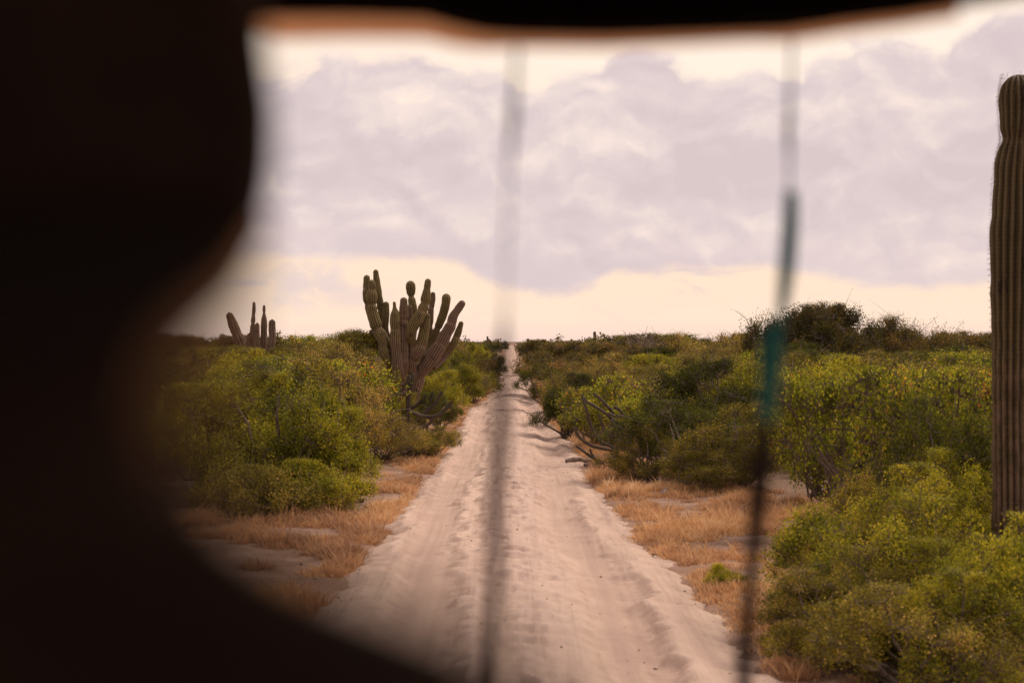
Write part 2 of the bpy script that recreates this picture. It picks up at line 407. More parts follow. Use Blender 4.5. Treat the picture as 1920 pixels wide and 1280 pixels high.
# ------------------------------------------------------------------ ground and road
rngG = np.random.default_rng(5)
def vnoise(x, y, seed=0):
    """value noise, vectorised"""
    xi = np.floor(x).astype(np.int64); yi = np.floor(y).astype(np.int64); fx = x-xi; fy = y-yi
    fx = fx*fx*(3-2*fx); fy = fy*fy*(3-2*fy)
    def h(a, b):
        k = (a*374761393+b*668265263+seed*974711) & 0xffffffff
        k = ((k ^ (k >> 13))*1274126177) & 0xffffffff
        return ((k ^ (k >> 16)) & 0xffff)/65535.0
    return (h(xi,yi)*(1-fx)+h(xi+1,yi)*fx)*(1-fy)+(h(xi,yi+1)*(1-fx)+h(xi+1,yi+1)*fx)*fy
def fbm(x, y, seed=0, o=4):
    s = 0; a = .5
    for k in range(o): s = s+a*vnoise(x*2**k, y*2**k, seed+k*17); a *= .5
    return s
EDGE_D = [0, 8, 12, 15, 17.8, 24.6, 30.5, 40, 49, 64, 80, 107, 160, 213, 400]
EDGE_L = [-1.7,-1.7,-1.65,-1.58,-1.5,-1.45,-1.32,-1.40,-1.45,-.95,-.95,-.9,-1.1,-1.3,-1.4]
EDGE_R = [1.75, 1.75, 1.75, 1.62, 1.45, 1.27, 1.37, 1.14, 1.03, .85, 1.15, 1.4, .9, .7, .7]
def road_l(y): return np.interp(y, EDGE_D, EDGE_L)
def road_r(y): return np.interp(y, EDGE_D, EDGE_R)
def ground_z(x, y):
    off = np.maximum(np.maximum(road_l(y)-x, x-road_r(y)), 0)
    rise = np.minimum(off, 1.5)*.05+.02*np.exp(-((off-.35)/.25)**2)*(off > 0)
    near = np.clip(1-np.abs(y-30)/200, 0, 1)
    return (rise+(fbm(x*.9, y*.9, 3)-.47)*.10*np.clip(off/1.0, 0, 1))*near - .03*(off <= 0)

def grid_mesh(name, xs, ys, zf, material, smooth=True):
    X, Y = np.meshgrid(xs, ys); Z = zf(X, Y)
    nx, ny = len(xs), len(ys)
    i = np.arange(ny-1)[:,None]*nx+np.arange(nx-1)[None]
    f = np.stack([i, i+1, i+nx+1, i+nx], axis=-1).reshape(-1,4)
    return np_mesh(name, np.stack([X, Y, Z], axis=-1).reshape(-1,3), f, material, smooth=smooth)

def sand_material():
    m, g = mat('sand')
    tc = g.new('ShaderNodeTexCoord').outputs['Object']
    sp = g.new('ShaderNodeSeparateXYZ'); g.l.new(tc, sp.inputs[0]); x, y, z = sp.outputs
    long_ = g.noise(g.xyz(g.m('MULTIPLY', x, 7.0), g.m('MULTIPLY', y, .28), 0.0), 1.0, 6, .65, .4)
    fine = g.noise(tc, 45, 8, .75); big = g.noise(tc, 1.3, 4, .5)
    c = g.mix(g.lin(big, .3, .7), (.58,.425,.34), (.70,.53,.425))
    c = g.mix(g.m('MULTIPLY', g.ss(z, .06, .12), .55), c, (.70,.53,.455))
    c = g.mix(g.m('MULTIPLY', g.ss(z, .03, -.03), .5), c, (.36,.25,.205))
    band = g.noise(g.xyz(g.m('MULTIPLY', x, 2.2), g.m('MULTIPLY', y, .05), 2.0), 1.0, 4, .6, .3)
    c = g.mix(g.m('MULTIPLY', g.ss(long_, .50, .70), .35), c, (.38,.26,.215))
    c = g.mix(g.m('MULTIPLY', g.ss(band, .47, .62), .5), c, (.42,.295,.25))
    c = g.mix(g.m('MULTIPLY', g.ss(fine, .58, .72), .35), c, (.36,.25,.20))
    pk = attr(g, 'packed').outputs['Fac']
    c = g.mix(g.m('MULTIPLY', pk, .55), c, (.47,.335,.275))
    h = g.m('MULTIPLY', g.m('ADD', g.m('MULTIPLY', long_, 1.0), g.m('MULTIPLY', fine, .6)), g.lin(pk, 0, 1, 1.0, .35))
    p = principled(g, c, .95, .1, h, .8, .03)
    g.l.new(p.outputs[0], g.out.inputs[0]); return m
def soil_material():
    m, g = mat('soil')
    tc = g.new('ShaderNodeTexCoord').outputs['Object']
    sp = g.new('ShaderNodeSeparateXYZ'); g.l.new(tc, sp.inputs[0])
    n = g.noise(tc, 1.1, 6, .6); f = g.noise(tc, 30, 5, .7); f2 = g.noise(tc, 7, 5, .6)
    c = g.mix(g.ss(n, .38, .6), (.44,.29,.22), (.30,.19,.135))
    c = g.mix(g.m('MULTIPLY', g.ss(f2, .5, .65), .5), c, (.24,.15,.10))
    c = g.mix(g.m('MULTIPLY', g.ss(f, .55, .7), .6), c, (.15,.10,.075))
    off = g.ss(g.m('ABSOLUTE', sp.outputs[0]), 3.0, 6.0)
    c = g.mix(g.m('MULTIPLY', off, .75), c, (.13,.095,.06))
    p = principled(g, c, .95, .1, g.m('ADD', f, f2), .6, .04)
    g.l.new(p.outputs[0], g.out.inputs[0]); return m
M['sand'] = sand_material(); M['soil'] = soil_material()

def road_z(X, Y):
    L = road_l(Y)+(fbm(Y*.9, Y*0+3.3, 11)-.47)*.6+(fbm(Y*4+X*0, Y*0+1.3, 12)-.47)*.4+(fbm(X*5, Y*5, 15)-.47)*.35
    R = road_r(Y)+(fbm(Y*.9, Y*0+7.3, 13)-.47)*.7+(fbm(Y*4, Y*0+5.3, 14)-.47)*.4+(fbm(X*5+9, Y*5, 16)-.47)*.35
    c = (L+R)/2 + .02*np.sin(Y*.3)
    d = X-c
    edge = np.minimum(X-L, R-X)
    e = np.clip(edge/.22, -1, 1)
    z = .012+.05*e
    sway = .09*np.sin(Y*.21)+.05*np.sin(Y*.53+1)
    # two wheel ruts with shoulders
    packed = np.zeros_like(X)
    for s, ph in ((-.86, 0), (.82, 2.0)):
        q = (d-s-sway-.04*np.sin(Y*.8+ph))
        z -= .042*np.exp(-(q/.27)**4); packed = np.maximum(packed, np.exp(-(q/.29)**4))
        z += .018*np.exp(-((np.abs(q)-.38)/.09)**2)
        # tread prints
        z += .005*np.sin(Y*2*np.pi/.11+np.abs(q)*22)*np.exp(-(q/.15)**4)*(fbm(X*2, Y*.6, 31) > .45)
    # an older, crossing track
    q = d+.30-.28*np.sin(Y*.16+.6); z -= .020*np.exp(-(q/.10)**2)
    q = d-.95+.25*np.sin(Y*.12+2.2); z -= .022*np.exp(-(q/.12)**4)
    # churned middle: short crescent ridges across the road
    mid = np.exp(-((d-.0)/.40)**4)
    wv = fbm(X*2.6+5, Y*.9, 21)*6.5
    rp = np.sin(Y*2*np.pi/.48+wv*2.2+np.abs(d)*2.5); rp2 = np.sin(Y*2*np.pi/.24+wv*4+X*5)
    amp = fbm(X*2.2, Y*2.0, 23)
    z += mid*(.035+.034*np.sign(rp)*np.abs(rp)**.6*np.clip(amp*2.6-.75, 0, 1.3)+.010*rp2*amp)
    z += (fbm(X*3.0, Y*1.6, 25)-.47)*.010+(fbm(X*15, Y*10, 27, 3)-.43)*(.004+.026*mid)
    rut = np.exp(-((np.abs(d)-.84)/.42)**4)
    z += rut*(fbm(X*14, Y*.14, 33, 3)-.43)*.018
    z += (fbm(X*9, Y*.25, 29, 3)-.43)*.012
    global PACKED; PACKED = packed*(.55+.45*np.clip((fbm(X*.8, Y*.12, 71)-.35)*4, 0, 1))
    z = .012+.05*e+(z-.012-.05*e)*1.3
    far = np.clip((Y-60)/60, 0, 1)
    return z*(1-far)+(.012+.05*e)*far
ys_r = np.concatenate([np.arange(1.0, 8, .15), np.arange(8, 26, .035), np.arange(26, 60, .10), np.arange(60, 140, .8), np.arange(140, 900, 12)])
xs_r = np.arange(-2.4, 3.05, .024)
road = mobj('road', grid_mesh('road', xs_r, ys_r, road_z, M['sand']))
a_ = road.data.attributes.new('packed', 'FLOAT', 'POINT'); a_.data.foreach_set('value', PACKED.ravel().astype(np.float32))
tag(road, kind='structure')
# the open country: fine near the track, coarse to the horizon, one sheet
xs_g = np.concatenate([[-9000,-4000,-1800,-800,-400,-200,-100,-50,-30], np.arange(-18, -6, .5), np.arange(-6, 7, .12), np.arange(7, 18, .5), [30,50,100,200,400,800,1800,4000,9000]])
ys_g = np.concatenate([[-3000,-800,-200,-60,-20], np.arange(-8, 8, 1.0), np.arange(8, 30, .14), np.arange(30, 60, .4), np.arange(60, 200, 6), [260,400,700,1200,2500,5000,9500]])
ground = mobj('ground', grid_mesh('ground', xs_g, ys_g, lambda X, Y: ground_z(X, Y), M['soil']))
tag(ground, kind='structure')
def gz(x, y): return float(ground_z(np.array([float(x)]), np.array([float(y)]))[0])

# ------------------------------------------------------------------ dry grass on the verges
def build_grass():
    rng = np.random.default_rng(77)
    pts = []
    # dense patches (image positions of their foot turned into places on the ground)
    patches = [(700,1020,1.0,1.6,1.0),(560,1010,1.2,1.5,.9),(740,930,.9,2.2,.9),(690,965,.7,1.2,.8),(620,1060,.9,1.0,.8),
               (480,1040,1.2,1.2,.8),(440,1000,1.3,1.3,1.0),(560,1070,1.0,.9,1.0),(500,975,1.2,.9,1.0),(610,1030,.9,.9,1.0),(800,880,.45,2.5,.5),(1310,1020,1.0,1.5,1.0),(1240,980,1.0,2.0,.9),(1390,1000,1.0,1.4,1.0),(1470,1040,.9,1.0,.8),
               (1170,905,.7,2.8,.8),(1110,850,.45,3,.55),(1500,970,1.4,1.6,.6),(1380,950,1.3,1.8,.7),(870,790,.3,3.5,.8),(915,745,.3,6,.8),
               (1030,800,.35,3.2,.7),(1010,768,.35,4,.8),(1000,715,.5,8,.9),(1420,1120,.6,.7,.35),(1480,1100,.7,.8,.4),(1300,930,1.2,2,.6)]
    for px, py, rx, ry, dn in patches:
        cx, cyy = ground_at(px, py)
        n = int(9500*rx*ry*dn)
        a = rng.uniform(0, 2*np.pi, n); r = np.sqrt(rng.uniform(0, 1, n))*rng.uniform(.75, 1.15, n)
        pts.append(np.stack([cx+np.cos(a)*r*rx, cyy+np.sin(a)*r*ry], axis=1))
    # loose fringe all along both edges
    n = 190000; y = 10+85*rng.uniform(0,1,n)**1.5; s = rng.integers(0, 2, n)
    off = rng.exponential(.45, n)
    x = np.where(s == 0, road_l(y)-.12-off, road_r(y)+.15+off)
    pts.append(np.stack([x, y], axis=1))
    P = np.concatenate(pts)
    cl = fbm(P[:,0]*2.2, P[:,1]*1.7, 41)
    off = np.maximum(road_l(P[:,1])-P[:,0], P[:,0]-road_r(P[:,1]))
    keep = (cl > .40+.07*np.clip(off/.8, 0, 1)+rng.uniform(-.05,.09,len(P))) & (off > -.03+rng.uniform(0,.18,len(P)))
    P = P[keep]; cl = cl[keep]; n = len(P)
    P = P[rng.permutation(n)]; nt = n//26; n = nt*26            # blades gathered in tufts
    C = np.repeat(P[:nt], 26, axis=0); sp_ = rng.normal(0, 1, (n,2)); P = C+sp_*np.repeat(rng.uniform(.015, .06, nt), 26)[:,None]
    cl = fbm(P[:,0]*2.2, P[:,1]*1.7, 41)
    th_ = np.repeat(rng.lognormal(0, .42, nt), 26)
    h = rng.uniform(.035, .095, n)*th_*(.6+.8*np.clip((cl-.40)*2.2, 0, 1)); h = np.minimum(h, .36)
    tall = rng.uniform(size=n) < .02; h = np.where(tall, h*1.9, h)
    lean = sp_*.30+rng.normal(0, .35, (n,2)); z0 = ground_z(P[:,0], P[:,1])-.01
    ttint = np.repeat(rng.normal(0, .16, nt), 26)
    a = rng.uniform(0, np.pi, n); w = .0045+P[:,1]*.00012
    dx = np.cos(a)*w; dy = np.sin(a)*w
    b0 = np.stack([P[:,0]-dx, P[:,1]-dy, z0], 1); b1 = np.stack([P[:,0]+dx, P[:,1]+dy, z0], 1)
    m_ = np.stack([P[:,0]+lean[:,0]*h*.45, P[:,1]+lean[:,1]*h*.45, z0+h*.6], 1)
    m0 = m_-np.stack([dx, dy, 0*dx], 1)*.7; m1 = m_+np.stack([dx, dy, 0*dx], 1)*.7
    tp = np.stack([P[:,0]+lean[:,0]*h*1.1, P[:,1]+lean[:,1]*h*1.1, z0+h], 1)
    v = np.stack([b0, b1, m1, m0, tp], axis=1).reshape(-1,3)
    k = (np.arange(n)*5)[:,None]
    q = k+np.array([[0,1,2,3]]); t = k+np.array([[3,2,4]])
    tint = np.clip(ttint+rng.normal(.45, .15, n)+(fbm(P[:,0]*.8, P[:,1]*.8, 51)-.45)*1.6, 0, 1)
    m, g = mat('dry_grass')
    c = g.ramp(attr(g, 'tint').outputs['Fac'], [(0,(.44,.265,.16)),(.4,(.70,.43,.235)),(.75,(.86,.55,.27)),(1,(.88,.66,.42))])
    p = principled(g, c, .8, .15); tr = g.new('ShaderNodeBsdfTranslucent'); g.l.new(c, tr.inputs[0])
    mx = g.new('ShaderNodeMixShader'); mx.inputs[0].default_value = .35
    g.l.new(p.outputs[0], mx.inputs[1]); g.l.new(tr.outputs[0], mx.inputs[2]); g.l.new(mx.outputs[0], g.out.inputs[0])
    o = mobj('dry_grass', np_mesh('dry_grass', v, [q, t], m, {'tint': ('FACE', np.concatenate([tint, tint]))}))
    tag(o, 'dry orange-tan grass along both verges of the sand road', 'grass', kind='stuff')
    # fallen leaves and bits of twig
    n = 7000; y = 9.5+45*rng.uniform(0,1,n)**1.1; s = rng.integers(0, 2, n); off = rng.exponential(1.1, n)-.05-.35*(rng.uniform(size=n) < .12)*rng.uniform(0,1,n)
    x = np.where(s == 0, road_l(y)-off, road_r(y)+off)
    x[:260] = rng.uniform(-1.3, 1.3, 260)
    zz = np.maximum(ground_z(x, y), road_z(x, y))+.012
    sz = .006+rng.exponential(.005, n); d = rng.normal(size=(n,3)); d[:,2] *= .25
    v, f = leaves(np.stack([x, y, zz], 1), d, sz*1.6, sz*.8, rng)
    m2, g = mat('litter'); c = g.ramp(attr(g, 'tint').outputs['Fac'], [(0,(.05,.035,.03)),(.6,(.16,.10,.07)),(1,(.35,.25,.19))])
    g.l.new(principled(g, c, .9, .1).outputs[0], g.out.inputs[0])
    o = mobj('leaf_litter', np_mesh('leaf_litter', v, f, m2, {'tint': ('FACE', rng.uniform(0,1,n))}))
    tag(o, 'scattered dry leaf and twig litter at the road edges', 'leaf litter', kind='stuff')
build_grass()

# ------------------------------------------------------------------ shrub prototypes
PROTO = {}
def proto(key, *a, **k): PROTO[key] = make_shrub(*a, **k)
# near, finely leaved (sizes are metres; R is the crown radius)
proto('bright1', 1, 1.9, 1.15, 18, 2300, 15, .036, 'bright', open_=.2, sprout=.3, low=.0)
proto('bright2', 2, 1.7, 1.25, 17, 1700, 13, .042, 'bright', open_=.15, sprout=.25)
proto('tan1', 3, 2.0, 1.3, 17, 1900, 13, .034, 'tan', open_=.12, sprout=.4, up=.7, wild=.7)
proto('tan2', 4, 1.8, 1.4, 22, 1700, 13, .036, 'tan', open_=.2, sprout=.4, up=.7, wild=.7)
proto('olive1', 5, 1.9, 1.35, 17, 1800, 14, .036, 'olive', open_=.15, sprout=.25)
proto('olive2', 6, 1.6, 1.3, 20, 1600, 14, .036, 'olive', open_=.2, sprout=.25)
proto('dark1', 7, 2.0, 1.2, 19, 2200, 15, .034, 'dark', open_=.2, sprout=.25)
proto('dark2', 8, 1.7, 1.3, 17, 1900, 14, .036, 'dark', open_=.22, sprout=.25)
proto('broad1', 9, 2.3, 1.7, 18, 1350, 9, .056, 'broad', open_=.42, sprout=.3, wild=.6, twig_every=1, lw=.8)
proto('broad2', 10, 2.0, 1.5, 15, 1050, 9, .056, 'broad', open_=.42, sprout=.3, twig_every=1, lw=.8)
proto('brown1', 11, 3.1, 2.5, 20, 4200, 12, .055, 'brown', open_=.25, sprout=.25, wild=.4, twig_every=2, low=.3)
proto('brown2', 12, 2.9, 2.6, 13, 2800, 12, .055, 'brown', open_=.35, sprout=.35, wild=.8, twig_every=2, low=.2)
proto('tree1', 13, 2.9, .9, 9, 420, 14, .055, 'olive', open_=.2, sprout=.3, low=.6)
proto('bare1', 14, 2.0, 1.2, 16, 700, 3, .03, 'tan', sprout=.5, wild=.8, twig_every=1, up=1.0, bark='deadwood')
proto('low1', 15, .55, .8, 14, 900, 11, .03, 'olive', open_=.15, sprout=.3, low=.05)
proto('low2', 16, .7, .75, 14, 900, 12, .032, 'bright', open_=.15, sprout=.3, low=.05)
NAMES = {'bright':'green_shrub','tan':'dry_tipped_shrub','olive':'olive_shrub','dark':'dark_shrub','broad':'broad_leaved_shrub','brown':'thorn_tree','tree':'small_tree','bare':'bare_twig_shrub','low':'low_shrub'}
FIRST = {}
def put_shrub(key, px, py, size, label, group=None, cat='shrub', rz=None, dz=0.0, ground=True, xy=None, rng=random.Random(3)):
    x, y = xy if xy else ground_at(px, py)
    rz = rng.uniform(0, 6.28) if rz is None else rz
    loc = (x, y, gz(x, y)-.02+dz)
    kind = NAMES[key.rstrip('0123456789')]
    if key in FIRST: o = copy_thing(FIRST[key], loc, rz, size)
    else:
        o = shrub_thing(kind, PROTO[key], loc, rz, size); FIRST[key] = o
    o['label'] = label; o['category'] = cat
    if group: o['group'] = group
    return o

SP = 'shrubs'
# --- left of the road: (prototype, foot px, foot py, scale, label)
left = [
 ('bright1', 520, 948, (1.05,1.05,.98), 'bushy bright green shrub, nearest full one left of the road above the dry grass'),
 ('bright2', 610, 945, (.62,.62,.80), 'small feathery yellow-green shrub on the right flank of the big bright bush'),
 ('bright2', 395, 940, (.95,.95,1.0), 'green shrub half lost in the shadow of the dark seat'),
 ('low2', 545, 968, 1.0, 'low pale green shrub at the foot of the big bright bush'),
 ('low1', 440, 985, 1.25, 'low dull green shrub at the lower left by the seat edge'),
 ('low1', 630, 958, (.9,.9,1.1), 'low olive tuft filling the foot of the big bright bush on its right'),
 ('low2', 590, 962, (1.1,1.1,1.0), 'low yellow-green tuft under the middle of the big bright bush'),
 ('tan1', 640, 885, (.82,.82,.90), 'shrub with dry pinkish seed tips behind the small yellow-green bush'),
 ('olive1', 575, 880, (1.1,1.1,1.05), 'tall olive shrub with a few orange leaves behind the bright bush'),
 ('broad2', 500, 890, (1.0,1.0,1.02), 'loose yellow-leaved shrub rising behind the big bright bush'),
 ('tan2', 715, 872, (.60,.60,.50), 'dry tipped shrub sloping down towards the road, left side'),
 ('olive2', 765, 862, (.70,.70,.42), 'low grey-green shrub spilling onto the left road edge'),
 ('olive2', 812, 858, (.50,.50,.40), 'lowest grey-green shrub touching the sand on the left'),
 ('dark2', 668, 842, (.60,.60,.80), 'dark green shrub just left of the thin-stemmed cactus'),
 ('dark1', 822, 812, (.55,.55,.52), 'round dark green bush at the road edge below the thin-stemmed cactus'),
 ('tan1', 600, 830, (1.1,1.1,1.13), 'tall dry-tipped shrub reaching the skyline left of the giant cactus'),
 ('olive1', 668, 815, (.78,.78,1.10), 'olive shrub hiding the left foot of the giant cactus'),
 ('tree1', 668, 800, (.9,.9,.92), 'small rounded tree poking above the skyline beside the giant cactus'),
 ('bright2', 810, 780, (.95,.95,.85), 'yellow-green shrub under the right arms of the giant cactus'),
 ('bright2', 748, 806, (.42,.42,.55), 'small yellowish bush hiding the foot of the giant cactus'),
 ('bright1', 792, 800, (.36,.36,.46), 'little yellow-green bush right at the foot of the giant cactus'),
 ('bright1', 850, 762, (1.1,1.1,.90), 'yellowish bush between the giant cactus and the road bend'),
 ('tan2', 885, 758, (.75,.75,.62), 'dull dry shrub bordering the road beyond the giant cactus'),
 ('bright1', 872, 735, (1.5,1.5,1.18), 'rounded fresh green bush on the left road edge near the skyline'),
 ('dark1', 905, 722, (1.3,1.3,1.1), 'dark bush closing the left road edge in the distance'),
]
right = [
 ('dark1', 1066, 822, (.82,.82,.80), 'dark green bush overhanging the right road edge left of the fallen cactus'),
 ('dark2', 1030, 775, (.9,.9,.95), 'grey-green shrub right beside the track beyond the dark overhanging bush'),
 ('tan2', 1110, 800, (1.0,1.0,.98), 'pale dry-topped shrub behind the dark overhanging bush'),
 ('tan1', 1165, 790, (1.05,1.05,1.0), 'pale dry-topped shrub in the middle of the right thicket'),
 ('broad2', 1185, 850, (.85,.85,.80), 'yellow-green shrub with red leaves behind the sprawling cactus'),
 ('broad1', 1120, 838, (.55,.55,.58), 'small yellow shrub between the dark bush and the sprawling cactus'),
 ('dark2', 1290, 905, (1.05,1.05,.78), 'dark green mound of leaves right of the sprawling cactus'),
 ('dark1', 1340, 880, (1.1,1.1,.98), 'taller dark green shrub crowning the mound right of the sprawling cactus'),
 ('olive1', 1215, 905, (.62,.62,.50), 'low mid-green shrub in front of the dark mound'),
 ('olive1', 1385, 925, (.75,.75,.72), 'olive shrub left of the brown hanging cord'),
 ('olive2', 1330, 925, (.8,.8,.5), 'low olive shrub at the foot of the dark mound'),
 ('tan2', 1395, 835, (1.1,1.1,.98), 'dry pinkish shrub crossed by the teal webbing'),
 ('broad1', 1615, 1010, (.64,.64,.88), 'large open shrub with yellow and orange leaves and visible grey stems'),
 ('broad2', 1545, 955, (.62,.62,.88), 'open shrub with orange leaves just right of the hanging cord'),
 ('broad1', 1745, 985, (.62,.62,.86), 'fresh yellow-green shrub left of the tall cactus column'),
 ('olive1', 1800, 930, (1.1,1.1,1.05), 'olive shrub behind the tall cactus column'),
 ('bright1', 1555, 880, (1.1,1.1,1.08), 'bright bush topping the thicket right of the teal webbing'),
 ('bright2', 1480, 865, (1.15,1.15,1.18), 'fine green shrub right behind the teal webbing'),
 ('tan1', 1660, 890, (1.1,1.1,1.0), 'shrub with dry tips behind the large open shrub'),
 ('broad2', 1770, 880, (1.3,1.3,1.02), 'pale leafy shrub in the right middle distance'),
 ('dark1', 1790, 840, (1.25,1.25,1.10), 'dark tufted shrub near the skyline left of the tall cactus column'),
 ('brown2', 1665, 772, (.85,.85,1.08), 'right shoulder of the dark thorn trees on the skyline'),
 ('brown1', 1575, 775, (1.1,1.1,1.14), 'wide dark thorn tree rising above the right skyline'),
 ('brown2', 1500, 770, (.85,.85,1.20), 'lower dark thorn tree adjoining the wide one on its left'),
 ('brown1', 1600, 745, (1.5,1.5,.92), 'broad low thorn thicket behind the wide dark thorn tree'),
 ('brown2', 1390, 735, (.9,.9,.80), 'brownish thorn tree on the skyline left of the teal webbing'),
 ('low2', 1352, 1106, (.28,.28,.35), 'tiny green plant alone on the sand at the right'),
 ('low1', 1376, 1108, (.30,.30,.3), 'tiny reddish plant beside the lone green one on the sand'),
 ('olive2', 1580, 1135, (.50,.50,.36), 'low feathery shrub creeping onto the sand at the lower right'),
 ('bright2', 1620, 1180, (.62,.62,.62), 'blurred mossy green shrub filling the lower right foreground'),
 ('bright2', 1850, 1230, (.5,.5,.50), 'blurred yellow-green shrub in the bottom right corner'),
 ('bright1', 1735, 1120, (.60,.60,.60), 'near yellow-green shrub left of the cactus column foot'),
 ('dark2', 1775, 1065, (.55,.55,1.02), 'shaded shrub against the foot of the tall cactus column'),
 ('olive1', 1555, 1250, (.45,.45,.36), 'low blurred brownish-green shrub at the bottom edge'),
 ('olive2', 1700, 1290, (.6,.6,.45), 'blurred ground-hugging shrub at the bottom edge near the corner'),
 ('bare1', 1710, 1075, (.5,.5,.45), 'tangle of bare grey twigs left of the cactus column'),
 ('olive1', 1690, 1150, (.55,.55,.48), 'olive shrub filling the gap between the two blurred green shrubs at lower right'),
 ('dark2', 1600, 1235, (.50,.50,.40), 'dark shrub low at the bottom edge below the mossy green shrub'),
 ('low2', 1530, 1175, (.5,.5,.6), 'small bright tuft at the sandy end of the lower right thicket'),
 ('bright1', 1790, 1290, (.50,.50,.42), 'bright shrub along the bottom edge, second from the corner'),
 ('olive1', 1880, 1160, (.48,.48,.36), 'dull shrub in front of the foot of the tall cactus column'),
 ('low1', 1490, 1230, (.36,.36,.4), 'scruffy brownish tuft on the sand right of the brown cord end'),
 ('bright2', 1830, 1085, (.50,.50,.72), 'leafy shrub climbing beside the left face of the tall cactus column'),
 ('olive2', 1690, 1060, (.55,.55,.75), 'dull olive shrub behind the lower right thicket'),
 ('bright2', 1920, 1255, (.5,.5,.62), 'yellowish shrub rising from the very bottom right corner'),
 ('olive2', 1665, 1240, (.45,.45,.52), 'brownish-green shrub between the two bright ones at the bottom edge'),
 ('bare1', 1150, 848, (.55,.55,.50), 'fine grey twiggy bush among the curved cactus arms by the road'),
 ('dark1', 1480, 800, (1.1,1.1,1.15), 'tall dark bush behind the top of the teal webbing'),
 ('dark1', 1260, 760, (1.3,1.3,1.05), 'broad dark bush in the middle of the right thicket'),
 ('brown1', 1290, 715, (.9,.9,.82), 'flat-topped brown thorn tree on the skyline above the dark mound'),
 ('brown1', 1185, 712, (.9,.9,.80), 'small brown thorn tree on the skyline near the small cactus post'),
 ('brown1', 1020, 705, (.8,.8,.80), 'dark thorn tree beside the far right edge of the road'),
 ('bright1', 1985, 1120, (.45,.45,.52), 'green shrub cut by the right edge behind the cactus column foot'),
]
for s in left: put_shrub(s[0], s[1], s[2], s[3], s[4], cat='tree' if s[0][:4] in ('tree','brow') else 'shrub')
for s in right: put_shrub(s[0], s[1], s[2], s[3], s[4], cat='tree' if s[0][:4] in ('tree','brow') else 'shrub')

# the thicket behind, plant by plant
def thicket():
    rng = random.Random(21); taken = []
    for s in left+right: taken.append(ground_at(s[1], s[2]))
    keys = ['bright1','bright2','tan1','tan2','olive1','olive2','dark1','dark2','broad2','olive1','tan1','dark2','broad1']
    word = {'bright':'yellow-green','tan':'dry-tipped','olive':'olive','dark':'dark green','broad':'broad-leaved yellowish','brown':'brownish thorny','bare':'bare-twigged'}
    n = 0; tries = 0
    while n < 230 and tries < 9000:
        tries += 1
        y = 17+58*rng.random()**.9; lim = y*.36+1.5
        x = rng.uniform(-lim, lim)
        if x < -y*.30 and y < 60: continue                      # behind the seat
        side = x < (road_l(y)+road_r(y))/2
        off = (road_l(y)-x) if side else (x-road_r(y))
        need = 2.6 if y < 26 else (2.0 if y < 45 else 2.3)
        if off < need: continue
        if side and y < 21: continue
        if not side and y < 27 and x < 6.2: continue
        if side and 29 < y < 41 and -5.0 < x < -1.0: continue       # open space round the giant cactus
        if not side and 22 < y < 31 and x < 4.4: continue
        if not side and y < 22 and x > y*.30: continue
        if side and 38 < y < 47 and abs(x+2.9) < 1.3: continue
        md = 1.35 if y < 45 else 1.9
        if any((x-a)**2+(y-b)**2 < md*md for a, b in taken): continue
        taken.append((x, y))
        k = rng.choice(keys) if y < 55 or rng.random() < .7 else 'brown1'
        if y > 26 and rng.random() < .07: k = 'bare1'
        base = {'bright1':1.9,'bright2':1.7,'tan1':2.0,'tan2':1.8,'olive1':1.9,'olive2':1.6,'dark1':2.0,'dark2':1.7,'broad2':2.0,'broad1':2.3,'brown1':3.1,'bare1':2.0}[k]
        h = rng.uniform(1.55, 2.25) if side else rng.uniform(1.45, 2.1)
        if y > 52: h = rng.uniform(1.6, 2.75)
        if off < need+1: h *= .88
        s = h/base; w = max(s, .95)*rng.uniform(.95, 1.2)
        if y > 50: w *= 1.15
        kw = word[k.rstrip('0123456789')]
        where = ('left' if side else 'right'); band = 'near half' if y < 34 else ('middle' if y < 50 else 'far half')
        put_shrub(k, 0, 0, (w, w, s), f'{kw} shrub packed in the {band} of the thicket {where} of the road', group=f'{kw} shrubs of the {where} thicket, {band}', xy=(x, y), rng=rng)
        n += 1
thicket()

